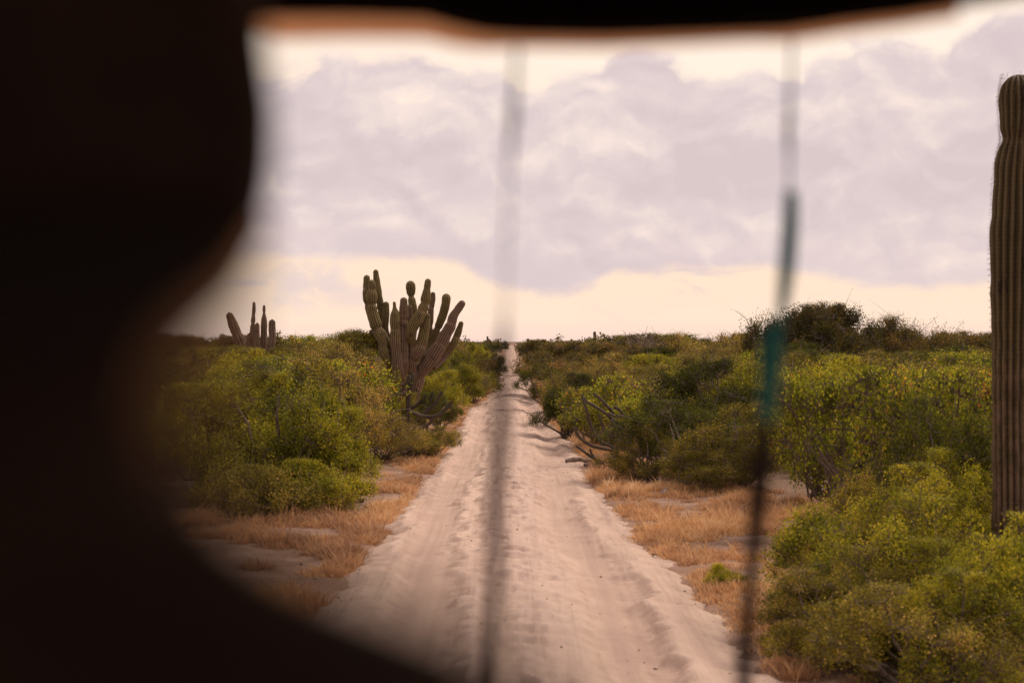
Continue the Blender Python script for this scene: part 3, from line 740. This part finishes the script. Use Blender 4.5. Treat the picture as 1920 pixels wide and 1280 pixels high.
# far scrub that reads as one mass
def far_scrub():
    rng = np.random.default_rng(9)
    P, D, S, T = [], [], [], []
    for i in range(2100):
        y = 72+420*rng.uniform()**1.7; x = rng.uniform(-.42, .42)*y
        if road_l(y)-1.7 < x < road_r(y)+1.7: continue
        big = rng.uniform() < .16
        h = rng.uniform(1.7, 2.45)+(rng.uniform(.2, 1.1) if big else 0)+max(0, y-180)*.002; r = rng.uniform(1.6, 2.6)
        if abs(x) < 7 and y > 110: h += .5
        n = int(520*(1 if y < 110 else .55 if y < 200 else .25)*(3.2 if big else 1)); tb = rng.normal(.45, .22)
        nc = 16 if y < 200 else 9
        cd = unit(rng.normal(size=(nc,3))); cd[:,2] = np.abs(cd[:,2]); cr = rng.uniform(.16, .34, nc)
        ci = rng.integers(0, nc, n)
        v = unit(rng.normal(size=(n,3)))
        q = cd[ci]*(1-cr[ci])[:,None]+v*(cr[ci]*rng.uniform(.3, 1, n)**.6)[:,None]
        q[:,2] = np.abs(q[:,2])
        p = q*np.array([r, r, h*.98])+np.array([x, y, 0])
        P.append(p); D.append(v*.4+rng.normal(0, .8, (n,3))); S.append(np.full(n, .10+y*.0011)*rng.uniform(.5, 1.2, n))
        T.append(np.clip(tb+rng.normal(0, .18, n), 0, 1))
    P = np.concatenate(P); D = np.concatenate(D); S = np.concatenate(S); T = np.concatenate(T)
    v, f = leaves(P, D, S, S*.6, rng)
    m = leaf_material('leaves_far', [(0,(.02,.022,.010)),(.4,(.045,.042,.015)),(.7,(.075,.062,.022)),(1,(.11,.08,.035))], trans=.3)
    o = mobj('distant_scrub', np_mesh('distant_scrub', v, f, m, {'tint': ('FACE', T)}))
    tag(o, 'low dark green scrub merging into one band along the horizon', 'scrub', kind='stuff')
far_scrub()

# ------------------------------------------------------------------ cacti
def smooth_path(pts, n):
    """Catmull-Rom through rows of pts (k,m)"""
    pts = np.asarray(pts, float); k = len(pts)
    if k == 2: t = np.linspace(0,1,n)[:,None]; return pts[0]*(1-t)+pts[1]*t
    q = np.vstack([2*pts[0]-pts[1], pts, 2*pts[-1]-pts[-2]])
    out = []
    for s in np.linspace(0, k-1-1e-6, n):
        i = int(s); t = s-i; a, b, c, d = q[i], q[i+1], q[i+2], q[i+3]
        out.append(.5*((2*b)+(-a+c)*t+(2*a-5*b+4*c-d)*t*t+(-a+3*b-3*c+d)*t**3))
    return np.array(out)
def ribbed(name, path, rad, material, ribs=13, depth=.13, pinch=(), age=(1.0, 0.0), seed=0, res=.05, parent=None, origin=None, cap=True, spin=0.0, rpr=6, lumps=.04, bottom_cap=True):
    """ribbed stem along path (k,3) with radii; rounded top; pinch: list of (t, depth)"""
    rng = np.random.default_rng(seed)
    path = np.asarray(path, float); R = np.asarray(rad, float)
    L = np.linalg.norm(np.diff(path, axis=0), axis=1).sum()
    n = max(12, int(L/res))
    A = smooth_path(np.hstack([path, R[:,None]]), n); C = A[:,:3]; r = np.maximum(A[:,3], .005)
    s = np.concatenate([[0], np.cumsum(np.linalg.norm(np.diff(C, axis=0), axis=1))]); t = s/s[-1]
    for (tp, dp) in pinch: r = r*(1-min(.34, dp*1.5)*np.exp(-((t-tp)*s[-1]/(.10+.35*r.mean()))**2*6))
    joint = np.zeros(n)
    for (tp, dp) in pinch: joint = np.maximum(joint, np.exp(-((t-tp)*s[-1]/.035)**2))
    r = r*(1+lumps*np.sin(s*9+seed)+lumps*.6*np.sin(s*21+seed*3))
    if cap:      # rounded tip: extra rings
        rt = r[-1]; e = s[-1]-s; tipr = rt*1.25
        r = np.where(e < tipr, r*np.sqrt(np.clip(1-((tipr-e)/tipr)**2.4, 0.0, 1)), r)
    tan = np.gradient(C, axis=0); tan = unit(tan)
    ref = np.array([0., 1, 0]); a = unit(np.cross(tan, ref)); b = np.cross(a, tan)
    m = ribs*rpr; th = np.arange(m)*2*np.pi/m
    tw = spin+.25*t[:,None]*np.sin(seed)
    prof = np.abs(np.cos((th*ribs/2)))**.8*1.0
    prof = 1-depth+depth*2*(prof-.35)
    wob = 1+.03*np.sin(2*th+seed)[None]*np.ones((n,1))
    rr = r[:,None]*prof[None]*wob
    rr = rr*(1+.07*(fbm(s[:,None]*5+seed*3.1, np.tile(th[None]*1.6, (n,1))+seed, 61, 3)-.44)*2)
    ang = th[None]+tw
    V = C[:,None]+a[:,None]*(np.cos(ang)*rr)[...,None]+b[:,None]*(np.sin(ang)*rr)[...,None]
    if origin is not None: V = V-np.asarray(origin)
    V = V.reshape(-1,3)
    i = np.arange(n-1)[:,None]*m; j = np.arange(m)[None]
    f = np.stack([i+j, i+(j+1)%m, i+m+(j+1)%m, i+m+j], -1).reshape(-1,4)
    rib = np.tile(np.abs(np.cos(th*ribs/2)), n); al = np.repeat(s, m)
    ag = np.repeat(age[0]*(1-t)+age[1]*t, m)
    # caps: fan
    V = np.vstack([V, V[:m].mean(0), V[-m:].mean(0)+(tan[-1]*r[-1]*.3)])
    cb = np.stack([(np.arange(m)+1)%m, np.arange(m), np.full(m, n*m)], -1)
    ct = np.stack([np.arange(m)+(n-1)*m, (np.arange(m)+1)%m+(n-1)*m, np.full(m, n*m+1)], -1)
    me = np_mesh(name, V, [f, cb, ct], material, {'rib': ('POINT', np.append(rib, [0, 0])), 'joint': ('POINT', np.append(np.repeat(joint, m), [0, 0])), 'along': ('POINT', np.append(al, [0, s[-1]])), 'age': ('POINT', np.append(ag, [age[0], age[1]]))}, smooth=True)
    return mobj(name, me, parent)

def cactus_from_px(name, D, foot, arms, material, label, cat='cactus', ribs=13, dep=.13, res=.05, trunk=None, group=None, seed0=0, rpr=6, part='arm', lumps=.04, squash=.45):
    """arms: (list of (px,py,width_px[,depth offset m])), pinches, age) -- a plant standing D metres away, spread in depth too"""
    ox = (foot-960)*D/FPX; o3 = np.array([ox, D, gz(ox, D)-.05])
    root = empty(name, tuple(o3))
    for i, (pts, pin, age, dy) in enumerate(arms):
        P, R = [], []
        for qi, q in enumerate(pts):
            thin = (.72, .86)[qi] if (trunk and i not in trunk and qi < 2 and len(pts) > 5) else 1.0
            dd = D+dy*(1.0 if len(q) < 4 else q[3])
            P.append(at(q[0], q[1], dd)); R.append(thin*q[2]/2*D/FPX)
        P = np.array(P)
        nm = part if not (trunk and i in trunk) else 'trunk'
        ribbed(nm, P, R, material, ribs, dep, pin, age, seed0+i, res, root, o3, spin=i*.7, rpr=rpr, lumps=lumps)
    tag(root, label, cat, group); return root

# the giant many-armed cactus, 40 m off, left of the road
G = [
 ([(768,812,24,0),(764,780,23,0),(758,748,25,.3),(751,718,27,.5),(748,690,24,1)], [(.5,.06)], (1.0,1.0), -.25),
 ([(768,812,22,0),(773,770,20,0),(780,732,21,.5),(786,706,23,1),(793,680,21,1)], [(.45,.10),(.8,.1)], (1.0,.95), .1),
 ([(752,728,22,0),(738,690,24,.6),(722,648,24,1),(706,612,23,1),(699,588,20,1),(697,563,21,1),(697,545,18,1),(697,524,12,1)], [(.36,.05),(.56,.16),(.78,.20),(.91,.14)], (1.1,-.45), -.15),
 ([(716,630,14,0),(700,600,17,.5),(691,573,16,1),(687,547,15,1),(688,515,12,1)], [(.55,.12),(.78,.1)], (.3,-.3), .12),
 ([(742,700,16,0),(726,648,16,.6),(717,606,14,1),(713,572,14,1),(709,548,13.5,1),(706,525,13,1),(704,505,9,1)], [(.62,.16)], (.8,0), .5),
 ([(742,695,14,0),(729,650,14,1),(722,616,14,1),(723,592,14,1),(724,565,12,1)], [(.42,.12)], (1,.0), .3),
 ([(742,706,12,0),(724,672,15,1),(717,645,15.5,1),(715,620,13,1)], [], (.2,-.6), -.55),
 ([(752,730,24,0),(746,696,25,1),(742,652,20,1),(741,612,19,1),(741,590,17,1),(740,578,8,1),(739,565,5,1)], [(.70,.06)], (1.1,.1), -.45),
 ([(754,720,24,0),(757,684,19,1),(757,640,18,1),(757,608,17,1),(757,585,16,1),(757,557,13,1)], [(.30,.06),(.74,.10)], (1.1,.55), -.3),
 ([(764,660,10,0),(768,625,11,1),(768,600,12,1),(767,571,9,1)], [(.7,.1)], (.9,.6), -.05),
 ([(764,690,14,0),(772,640,15,1),(776,602,15,1),(774,576,15,1),(771,556,15,1),(770,540,17,1),(769,526,14,1)], [(.83,.24)], (.8,.1), .55),
 ([(786,655,12,0),(773,640,17,.6),(770,626,17,1),(776,608,21,1),(788,590,20,1),(797,567,18,1),(800,545,15,1),(803,522,10,1)], [(.60,.06),(.70,.12),(.88,.10)], (.7,-.55), -.5),
 ([(778,712,18,0),(771,686,22,.6),(781,664,23,1),(790,645,21,1),(796,615,18,1),(800,585,14,1)], [(.3,.10),(.52,.08)], (1.1,-.1), -.2),
 ([(790,690,14,0),(803,640,13,1),(806,604,12,1),(808,582,11,1),(811,562,10,1),(812,547,8,1)], [(.58,.1),(.8,.08)], (1,.6), .45),
 ([(797,672,12,0),(806,646,14,1),(816,625,15,1),(826,602,15,1),(832,584,16,1),(836,566,17,1),(837,550,14,1)], [(.50,.17)], (.5,-.15), .35),
 ([(782,715,16,0),(796,690,24,.5),(813,667,26,1),(827,643,25,1),(836,626,22,1),(845,610,20,1),(850,593,16,1),(860,578,15,1),(870,564,12,1)], [(.47,.12),(.72,.08)], (1.2,.75), -.1),
 ([(812,690,12,0),(834,666,14,1),(850,645,14,1),(858,626,13,1),(866,602,9,1)], [(.7,.05)], (.9,.1), .3),
 ([(712,628,10,0),(700,624,11,1),(692,620,8,1)], [], (1,.8), .4),
]
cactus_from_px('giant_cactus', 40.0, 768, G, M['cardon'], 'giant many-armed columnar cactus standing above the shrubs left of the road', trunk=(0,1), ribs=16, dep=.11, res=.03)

# the blurred cactus further left
F = [
 ([(484,672,14),(474,640,12),(474,612,10),(475,592,6.5),(476,580,7),(476,565,4.5)], [(.62,.3)], (.7,.5), .0),
 ([(484,672,12),(482,640,11),(482,604,9)], [], (.7,.5), -.3),
 ([(490,672,14),(494,640,13),(495,605,11.5),(495,588,7),(495,571,4.5)], [(.85,.25)], (.7,.5), .2),
 ([(500,672,14),(510,640,14),(510,615,13.5),(510,598,12)], [], (.7,.5), -.2),
 ([(480,672,9),(467,650,10),(467,624,8)], [], (.7,.5), -.1),
 ([(470,682,20),(452,645,22),(440,616,19),(428,585,14)], [(.4,.06)], (.7,.5), .3),
]
cactus_from_px('columnar_cactus', 56.0, 486, F, M['cardon_far'], 'distant cactus clump with slender upright stems at the left skyline', ribs=10, res=.08, rpr=4)

# the thick single column at the right edge
NC = [([(1893,1170,60),(1894,1075,62),(1895,1000,62),(1895,900,61),(1894,760,62),(1895,620,64),(1896,480,72),(1898,400,70),(1900,330,66),(1904,285,60),(1907,260,54),(1909,236,62),(1910,195,67),(1909,170,62),(1907,140,50)], [(.878,.09),(.45,.03)], (.9,-.1), 0.0)]
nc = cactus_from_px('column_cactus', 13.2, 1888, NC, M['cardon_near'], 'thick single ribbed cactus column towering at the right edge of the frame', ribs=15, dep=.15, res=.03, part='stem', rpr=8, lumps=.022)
def spines(root, D, pts, ribs, n_rows, ln, seed):
    rng = np.random.default_rng(seed); segs = []; o = np.array(root.location)
    P = smooth_path(np.array([[*at(q[0], q[1], D), q[2]/2*D/FPX] for q in pts]), n_rows)
    for row in P:
        for k in range(ribs):
            a = k*2*np.pi/ribs+rng.normal(0,.03)
            d = np.array([np.cos(a), np.sin(a), 0]); c = row[:3]-o+d*row[3]*1.10
            for j in range(3):
                e = unit(d+rng.normal(0, .55, 3)); l = ln*rng.uniform(.5, 1.1)
                segs.append([*c, *(c+e*l), .0011, .0004])
    v, f = tubes(np.array(segs), 3)
    m, g = mat('spine'); g.l.new(principled(g, (.20,.13,.08), .6).outputs[0], g.out.inputs[0])
    mobj('spines', np_mesh('spines', v, f, m), root)
spines(nc, 13.2, NC[0][0], 15, 170, .028, 4)

# thin solitary columns along the skyline
for nm, D, px, top, w, lab in [('column_cactus', 92, 1115, 621, 6.5, 'small dark cactus post on the skyline right of the road'),
                       ('column_cactus', 150, 990, 634, 6.0, 'short cactus post beside the far end of the road'),
                       ('column_cactus', 110, 1420, 614, 3.5, 'very thin far cactus post left of the teal webbing'),
                       ('column_cactus', 66, 1376, 626, 7, 'grey cactus post among the brownish thorn trees'),
                       ('column_cactus', 100, 914, 630, 4.5, 'thin cactus post left of the far end of the road'),
                       ('column_cactus', 62, 1148, 640, 5, 'stubby grey cactus post in the right thicket')]:
    base = 640+CAM_H*FPX/D
    cactus_from_px(nm, D, px, [([(px,base+2,w),(px,(base+top)/2,w),(px+.5,top+w*2.2,w*.95),(px,top+w*.8,w*.8),(px,top,w*.75)], [(.8,.12)], (.6,.4), 0)], M['cardon_far'], lab, ribs=9, res=.1, rpr=4, part='stem')

# the sprawling thin-stemmed cactus in front of the giant
def z2(l, w, n=None): return [(660+a/7.1125, 640+b/7.1125, w) for a, b in l]
A = [
 (z2([(745,1150),(740,1020),(750,900)], 9), [], (1,.8), 0),
 (z2([(745,980),(752,860),(752,740),(790,560),(805,400)], 9), [], (.9,0), 0),
 (z2([(730,700),(640,700),(520,745),(400,820),(310,850)], 6.5), [], (1,.7), -.3),
 (z2([(480,760),(600,680),(690,610),(750,520),(765,440)], 7), [], (.8,.2), -.2),
 (z2([(400,810),(340,680),(300,580),(262,500)], 7), [], (.8,.3), -.1),
 (z2([(415,790),(395,650),(368,510)], 6), [], (.8,.3), .3),
 (z2([(540,730),(535,620),(540,490)], 6), [], (.8,.3), .4),
 (z2([(380,800),(310,700),(260,640)], 6), [], (.9,.5), .5),
 (z2([(760,910),(870,845),(950,770),(1000,700)], 7), [], (.8,.3), .2),
 (z2([(750,920),(860,970),(1000,1005),(1130,985),(1250,900),(1345,795)], 7), [], (.9,.3), -.4),
 (z2([(940,980),(1020,920),(1110,830),(1160,740),(1215,660)], 7), [], (.8,.3), -.1),
 (z2([(1000,940),(1040,830),(1060,760),(1075,680)], 6), [], (.8,.3), .3),
 (z2([(1090,1000),(1040,1090),(960,1140),(870,1190)], 6), [], (.9,.6), -.4),
 (z2([(1000,1120),(1000,1170),(1010,1220)], 5), [], (.9,.6), -.4),
 (z2([(740,1060),(640,1010),(560,960),(480,890)], 7), [], (1,.7), .2),
 (z2([(650,1000),(600,1060),(590,1130)], 6), [], (1,.7), .0),
 (z2([(740,1070),(850,1060),(930,1040)], 6), [], (1,.7), .3),
]
cactus_from_px('sprawling_cactus', 36.6, 765, A, M['agria'], 'low cactus with thin upcurved dark stems in front of the giant cactus', ribs=7, dep=.16, res=.04, part='stem', seed0=40, rpr=4, lumps=.03)
def z4(l, w): return [(1020+a/6.4, 700+b/6.4, w) for a, b in l]
B = [
 (z4([(900,1130),(880,1000),(860,880)], 6.4), [], (1,.8), 0),
 (z4([(880,960),(800,870),(690,830),(610,720),(540,560),(500,400),(450,270)], 5.7), [], (.9,.5), -.2),
 (z4([(880,600),(740,480),(620,400),(520,340),(450,260)], 5.4), [], (.9,.5), .3),
 (z4([(850,930),(700,900),(580,870),(480,810),(400,730),(372,620)], 5.7), [], (.9,.5), -.4),
 (z4([(860,1120),(740,1080),(620,1030),(500,950),(380,862)], 5.4), [], (.9,.6), -.6),
 (z4([(780,860),(740,740),(700,620),(650,470)], 5.1), [], (.9,.5), .2),
 (z4([(840,480),(740,370),(660,290),(580,230)], 5.7), [], (.9,.5), .6),
 (z4([(880,700),(960,600),(1010,530),(1150,500),(1285,525)], 5.7), [], (.9,.7), .2),
 (z4([(1000,490),(900,520),(820,500),(750,470)], 5.1), [], (.9,.7), -.2),
 (z4([(890,900),(930,760),(980,640),(960,520),(900,430),(830,400)], 5.7), [], (.9,.6), .2),
 (z4([(880,960),(870,800),(850,650),(790,540)], 5.7), [], (.9,.6), .0),
 (z4([(640,1060),(570,960),(550,900)], 3.9), [], (.9,.6), -.4),
 (z4([(900,900),(1000,800),(1060,690),(1100,540)], 5.1), [], (.9,.6), .5),
 (z4([(1700,360),(1650,250),(1620,170)], 5.1), [], (.8,.5), 1.2),
]
cactus_from_px('sprawling_cactus', 27.5, 1155, B, M['agria'], 'fallen-looking dark cactus with curved arms reaching over the right road edge', ribs=7, dep=.16, res=.035, part='stem', seed0=70, rpr=4, lumps=.03)

# ------------------------------------------------------------------ dead wood and stones
def log_thing(px, py, L, r, ang, label, seed):
    rng = np.random.default_rng(seed); x, y = ground_at(px, py)
    r0 = empty('dead_branch', (x, y, gz(x, y)+r*.6), ang)
    segs = []; prev = np.array([-L/2, 0, 0.]); rr = r
    for k in range(1, 8):
        p = np.array([-L/2+L*k/7, rng.normal(0, L*.03), rng.uniform(-.01, .05)]); segs.append([*prev, *p, rr, rr*.88]); 
        if k in (3, 5): 
            e = p+np.array([L*.15, rng.uniform(-.2, .2), .12]); segs.append([*p, *e, rr*.5, rr*.15])
        prev = p; rr *= .88
    v, f = tubes(np.array(segs), 7)
    mobj('wood', np_mesh('wood', v, f, M['deadwood'], smooth=True), r0)
    tag(r0, label, 'branch')
log_thing(1105, 870, .95, .055, .3, 'dead grey-brown branch lying at the foot of the sprawling cactus by the road', 1)
log_thing(1122, 878, .6, .035, -.5, 'thinner broken branch just right of the grey-brown dead one', 2)
log_thing(665, 945, .5, .03, 2.2, 'short crooked twig above the left dry grass', 3)
def stone(px, py, s, label, group, seed):
    rng = np.random.default_rng(seed); x, y = ground_at(px, py)
    n, m = 9, 12; V = []
    for i in range(n):
        ph = math.pi*i/(n-1)
        for j in range(m):
            th = 2*math.pi*j/m; d = np.array([math.sin(ph)*math.cos(th), math.sin(ph)*math.sin(th), math.cos(ph)])
            rr = 1+.22*math.sin(d[0]*3+seed)*math.sin(d[1]*4+seed)+.12*math.sin(d[2]*5+seed*2)
            V.append(d*rr*s*np.array([1, .8, .6]))
    i = np.arange(n-1)[:,None]*m; j = np.arange(m)[None]
    f = np.stack([i+j, i+m+j, i+m+(j+1)%m, i+(j+1)%m], -1).reshape(-1,4)
    z = max(gz(x, y), float(road_z(np.array([x]), np.array([y]))[0]))
    o = mobj('stone', np_mesh('stone', V, f, M['stone'], smooth=True)); o.location = (x, y, z+s*.3); o.rotation_euler = (0,0,seed)
    tag(o, label, 'stone', group)
stone(1248, 933, .10, 'pale stone in the dry grass under the dark mound, larger of the pair', None, 1)
stone(1228, 934, .065, 'pale stone in the dry grass under the dark mound, smaller of the pair', None, 2)
stone(560, 985, .09, 'pale flat stone under the low shrub left of the road', None, 3)
rs = random.Random(8)
for k, (px, py) in enumerate([(1046,905),(1064,1007),(987,1098),(1072,1152),(900,1012),(878,1016),(1096,962),(1146,1018),(1053,1238),(1208,1240),(852,1060),(770,1003),(1172,1176),(948,1190)]):
    stone(px, py, rs.uniform(.007, .013), 'dark pebble lying loose on the sand of the track', 'pebbles on the track', 20+k)

# ------------------------------------------------------------------ the vehicle the view is taken from
def box(bx0, bx1, by0, by1, bz0, bz1):
    v = [(x, y, z) for x in (bx0, bx1) for y in (by0, by1) for z in (bz0, bz1)]
    f = [(0,1,3,2),(4,6,7,5),(0,4,5,1),(2,3,7,6),(0,2,6,4),(1,5,7,3)]
    return np.array(v, float), np.array(f)
def boxes(lst):
    V, Fs, n = [], [], 0
    for b in lst:
        v, f = box(*b); V.append(v); Fs.append(f+n); n += 8
    return np.vstack(V), np.vstack(Fs)
def vehicle():
    r = empty('open_vehicle', (0, 0, 0))
    tag(r, 'dark open-sided vehicle framing the view, its seat and roof edge black and blurred', 'vehicle')
    def part(name, v, f, m, smooth=False, bevel=0):
        o = mobj(name, np_mesh(name, v, f, m, smooth=smooth), r)
        if bevel: b = o.modifiers.new('bevel', 'BEVEL'); b.width = bevel; b.segments = 3
        return o
    # roof panel over the camera
    zr = CAM_H+.34
    v, f = boxes([(-1.0, 1.25, -1.5, 1.22, zr, zr+.04)]); part('roof', v, f, M['roof'], bevel=.01)
    # front header: its lower edge sags and rises as in the photograph
    xs = np.linspace(-1.0, 1.25, 120); D = .90
    ex = np.array([-1.0, -.30, -.157, -.10, -.047, -.034, -.018, 0, .06, .175, .21, .25, .325, .45, 1.25])
    px = np.array([30, 30, 30, 30, 36, 54, 64, 68, 72, 60, 44, 30, -6, -60, -300])
    zz = CAM_H+(640-np.interp(xs, ex, px))*D/FPX
    V = []
    for x, z in zip(xs, zz):
        zt = max(zr+.03, z+.02)
        for (dy, dz) in ((0, .012), (.008, .003), (.02, 0), (.035, .003), (.045, .012)): V.append((x, D+dy-.02, z+dz))
        V.append((x, D+.025, zt)); V.append((x, D-.02, zt))
    k = 7; n = len(xs); i = np.arange(n-1)[:,None]*k; j = np.arange(k)[None]
    F_ = np.stack([i+j, i+k+j, i+k+(j+1)%k, i+(j+1)%k], -1).reshape(-1,4)
    part('roof_edge', np.array(V), F_, M['roof'], True)
    # added translucent strip that makes an orange glow under the roof edge
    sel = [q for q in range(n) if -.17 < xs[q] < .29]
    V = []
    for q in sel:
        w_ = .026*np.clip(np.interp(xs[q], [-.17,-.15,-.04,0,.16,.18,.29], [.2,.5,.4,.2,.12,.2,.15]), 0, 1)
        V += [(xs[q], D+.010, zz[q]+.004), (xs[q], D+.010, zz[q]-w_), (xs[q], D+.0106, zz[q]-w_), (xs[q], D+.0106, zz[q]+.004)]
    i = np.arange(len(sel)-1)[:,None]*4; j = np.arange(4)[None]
    part('roof_glow_strip', np.array(V), np.stack([i+j, i+4+j, i+4+(j+1)%4, i+(j+1)%4], -1).reshape(-1,4), M['edge_glow'])
    # corner posts, side panels, floor, rear panel
    post = [(x0, x0+.06, y0, y0+.06) for x0 in (-1.0, 1.19) for y0 in (-1.45, .86)]
    for (a, b, c, d) in post:
        v, f = boxes([(a, b, c, d, 1.0, zr-.002)]); part('post', v, f, M['steel'], bevel=.012)
    for a, b in ((-1.0, -.95), (1.2, 1.25)):
        v, f = boxes([(a+.003, b-.003, -1.38, .85, 1.0, 1.95)]); part('side_panel', v, f, M['steel'], bevel=.01)
    v, f = boxes([(-.94, 1.19, -1.5, -1.45, 1.0, 2.1)]); part('rear_panel', v, f, M['steel'], bevel=.01)
    v, f = boxes([(-.99, 1.24, -1.43, .84, .92, .997)]); part('floor', v, f, M['steel'], bevel=.01)
    # the seat close to the lens: headrest above, back below, right edge follows the photograph
    rows = [(-420,500,.50),(-60,500,.50),(0,497,.50),(60,492,.50),(120,500,.50),(200,512,.49),(280,512,.48),(350,505,.47),(420,490,.45),(480,466,.36),(540,452,.27),(600,408,.22),(650,372,.19),
            (700,344,.17),(760,332,.165),(820,338,.16),(880,368,.16),(940,412,.155),(1000,474,.15),(1060,558,.15),(1110,655,.15),(1160,785,.15),(1220,935,.15),(1290,1075,.15),(1400,1130,.15),(1700,1160,.15),(2600,1170,.15)]
    def body(name, rs, xl, thick):
        m = 40; V = []; n = len(rs); th = np.arange(m)*2*np.pi/m
        for q, (py, px, D) in enumerate(rs):
            z = CAM_H+(640-py)*D/FPX; xr = (px-960)*D/FPX; c = (xr+xl)/2; hw = (xr-xl)/2
            tk = thick*(1 if 0 < q < n-1 else .55)
            cx = np.sign(np.cos(th))*np.abs(np.cos(th))**.7; sy = np.sign(np.sin(th))*np.abs(np.sin(th))**.8
            for a, b in zip(cx, sy): V.append((c+a*hw, D+b*tk, z))
        i = np.arange(n-1)[:,None]*m; j = np.arange(m)[None]
        f = np.stack([i+j, i+m+j, i+m+(j+1)%m, i+(j+1)%m], -1).reshape(-1,4)
        V = np.array(V); V = np.vstack([V, V[:m].mean(0), V[-m:].mean(0)])
        t = np.stack([np.arange(m), (np.arange(m)+1)%m, np.full(m, n*m)], -1)
        b = np.stack([(np.arange(m)+1)%m+(n-1)*m, np.arange(m)+(n-1)*m, np.full(m, n*m+1)], -1)
        return part(name, V, [f, t, b], M['black'], True) if False else mobj(name, np_mesh(name, V, [f, t, b], M['black'], smooth=True), r)
    seat = bpy.data.objects.new('seat', None); link(seat, r)
    hb = body('headrest', rows[:14], -.36, .05); hb.parent = seat
    sb = body('seat_back', rows[13:], -.30, .055); sb.parent = seat
    sg = []  # added translucent tube that tints the seat edge with an orange glow
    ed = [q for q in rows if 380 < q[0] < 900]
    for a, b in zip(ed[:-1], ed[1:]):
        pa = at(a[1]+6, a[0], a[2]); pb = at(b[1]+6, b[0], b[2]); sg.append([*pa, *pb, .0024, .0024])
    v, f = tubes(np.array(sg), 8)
    o = mobj('edge_glow', np_mesh('edge_glow', v, f, M['edge_glow'], smooth=True), seat)
vehicle()

def cord(name, pts, D, material, parent=None, flat=None, seed=0):
    """pts: (px, py, diameter in m); flat = thickness / width for webbing"""
    P = smooth_path(np.array([[*at(q[0], q[1], q[3] if len(q) > 3 else D), q[2]] for q in pts]), 60)
    n = len(P); m = 10; V = []
    th = np.arange(m)*2*np.pi/m
    for q in P:
        for t in th: V.append((q[0]+np.cos(t)*q[3]/2, q[1]+np.sin(t)*q[3]/2*(flat or 1), q[2]))
    i = np.arange(n-1)[:,None]*m; j = np.arange(m)[None]
    f = np.stack([i+j, i+(j+1)%m, i+m+(j+1)%m, i+m+j], -1).reshape(-1,4)
    V = np.array(V); V = np.vstack([V, V[:m].mean(0), V[-m:].mean(0)])
    t = np.stack([(np.arange(m)+1)%m, np.arange(m), np.full(m, n*m)], -1)
    b = np.stack([np.arange(m)+(n-1)*m, (np.arange(m)+1)%m+(n-1)*m, np.full(m, n*m+1)], -1)
    return mobj(name, np_mesh(name, V, [f, t, b], material, smooth=True), parent)
c1 = cord('string', [(972,30,.003),(966,150,.0035),(962,225,.0055),(955,320,.0022),(951,450,.0018),(947,580,.0018),(942,670,.008),(940,786,.010),(936,860,.010),(930,960,.009),(932,1060,.008),(926,1180,.008),(915,1400,.008)], .93, M['cord'])
tag(c1, 'thin grey-brown cord hanging from the roof edge in front of the road', 'cord')
root = empty('tie_strap', tuple(at(1480, 40, 1.15)))
tag(root, 'hanging strap right of the road with a teal webbing middle and a brown cord end', 'strap')
off = np.array(root.location)
for nm, pts, mt, fl in [('upper_cord', [(1492,-146,.003),(1486,40,.003),(1482,160,.003),(1479,240,.0055),(1480,300,.003),(1480,372,.0025)], M['cord'], None),
                    ('webbing_loop', [(1483,358,.010),(1482,420,.0125),(1476,500,.0125),(1468,570,.009),(1462,612,.003)], M['navy'], .3),
                    ('webbing', [(1454,604,.009),(1446,640,.0155),(1444,700,.0155),(1438,760,.013),(1434,800,.010)], M['teal'], .25),
                    ('lower_cord', [(1434,790,.011),(1428,860,.015),(1420,960,.014),(1412,1050,.011),(1400,1180,.012),(1390,1400,.012)], M['brown_cord'], None)]:
    o = cord(nm, pts, 1.15, mt, None, fl)
    o.data.transform(Matrix.Translation(-Vector(off))); o.parent = root
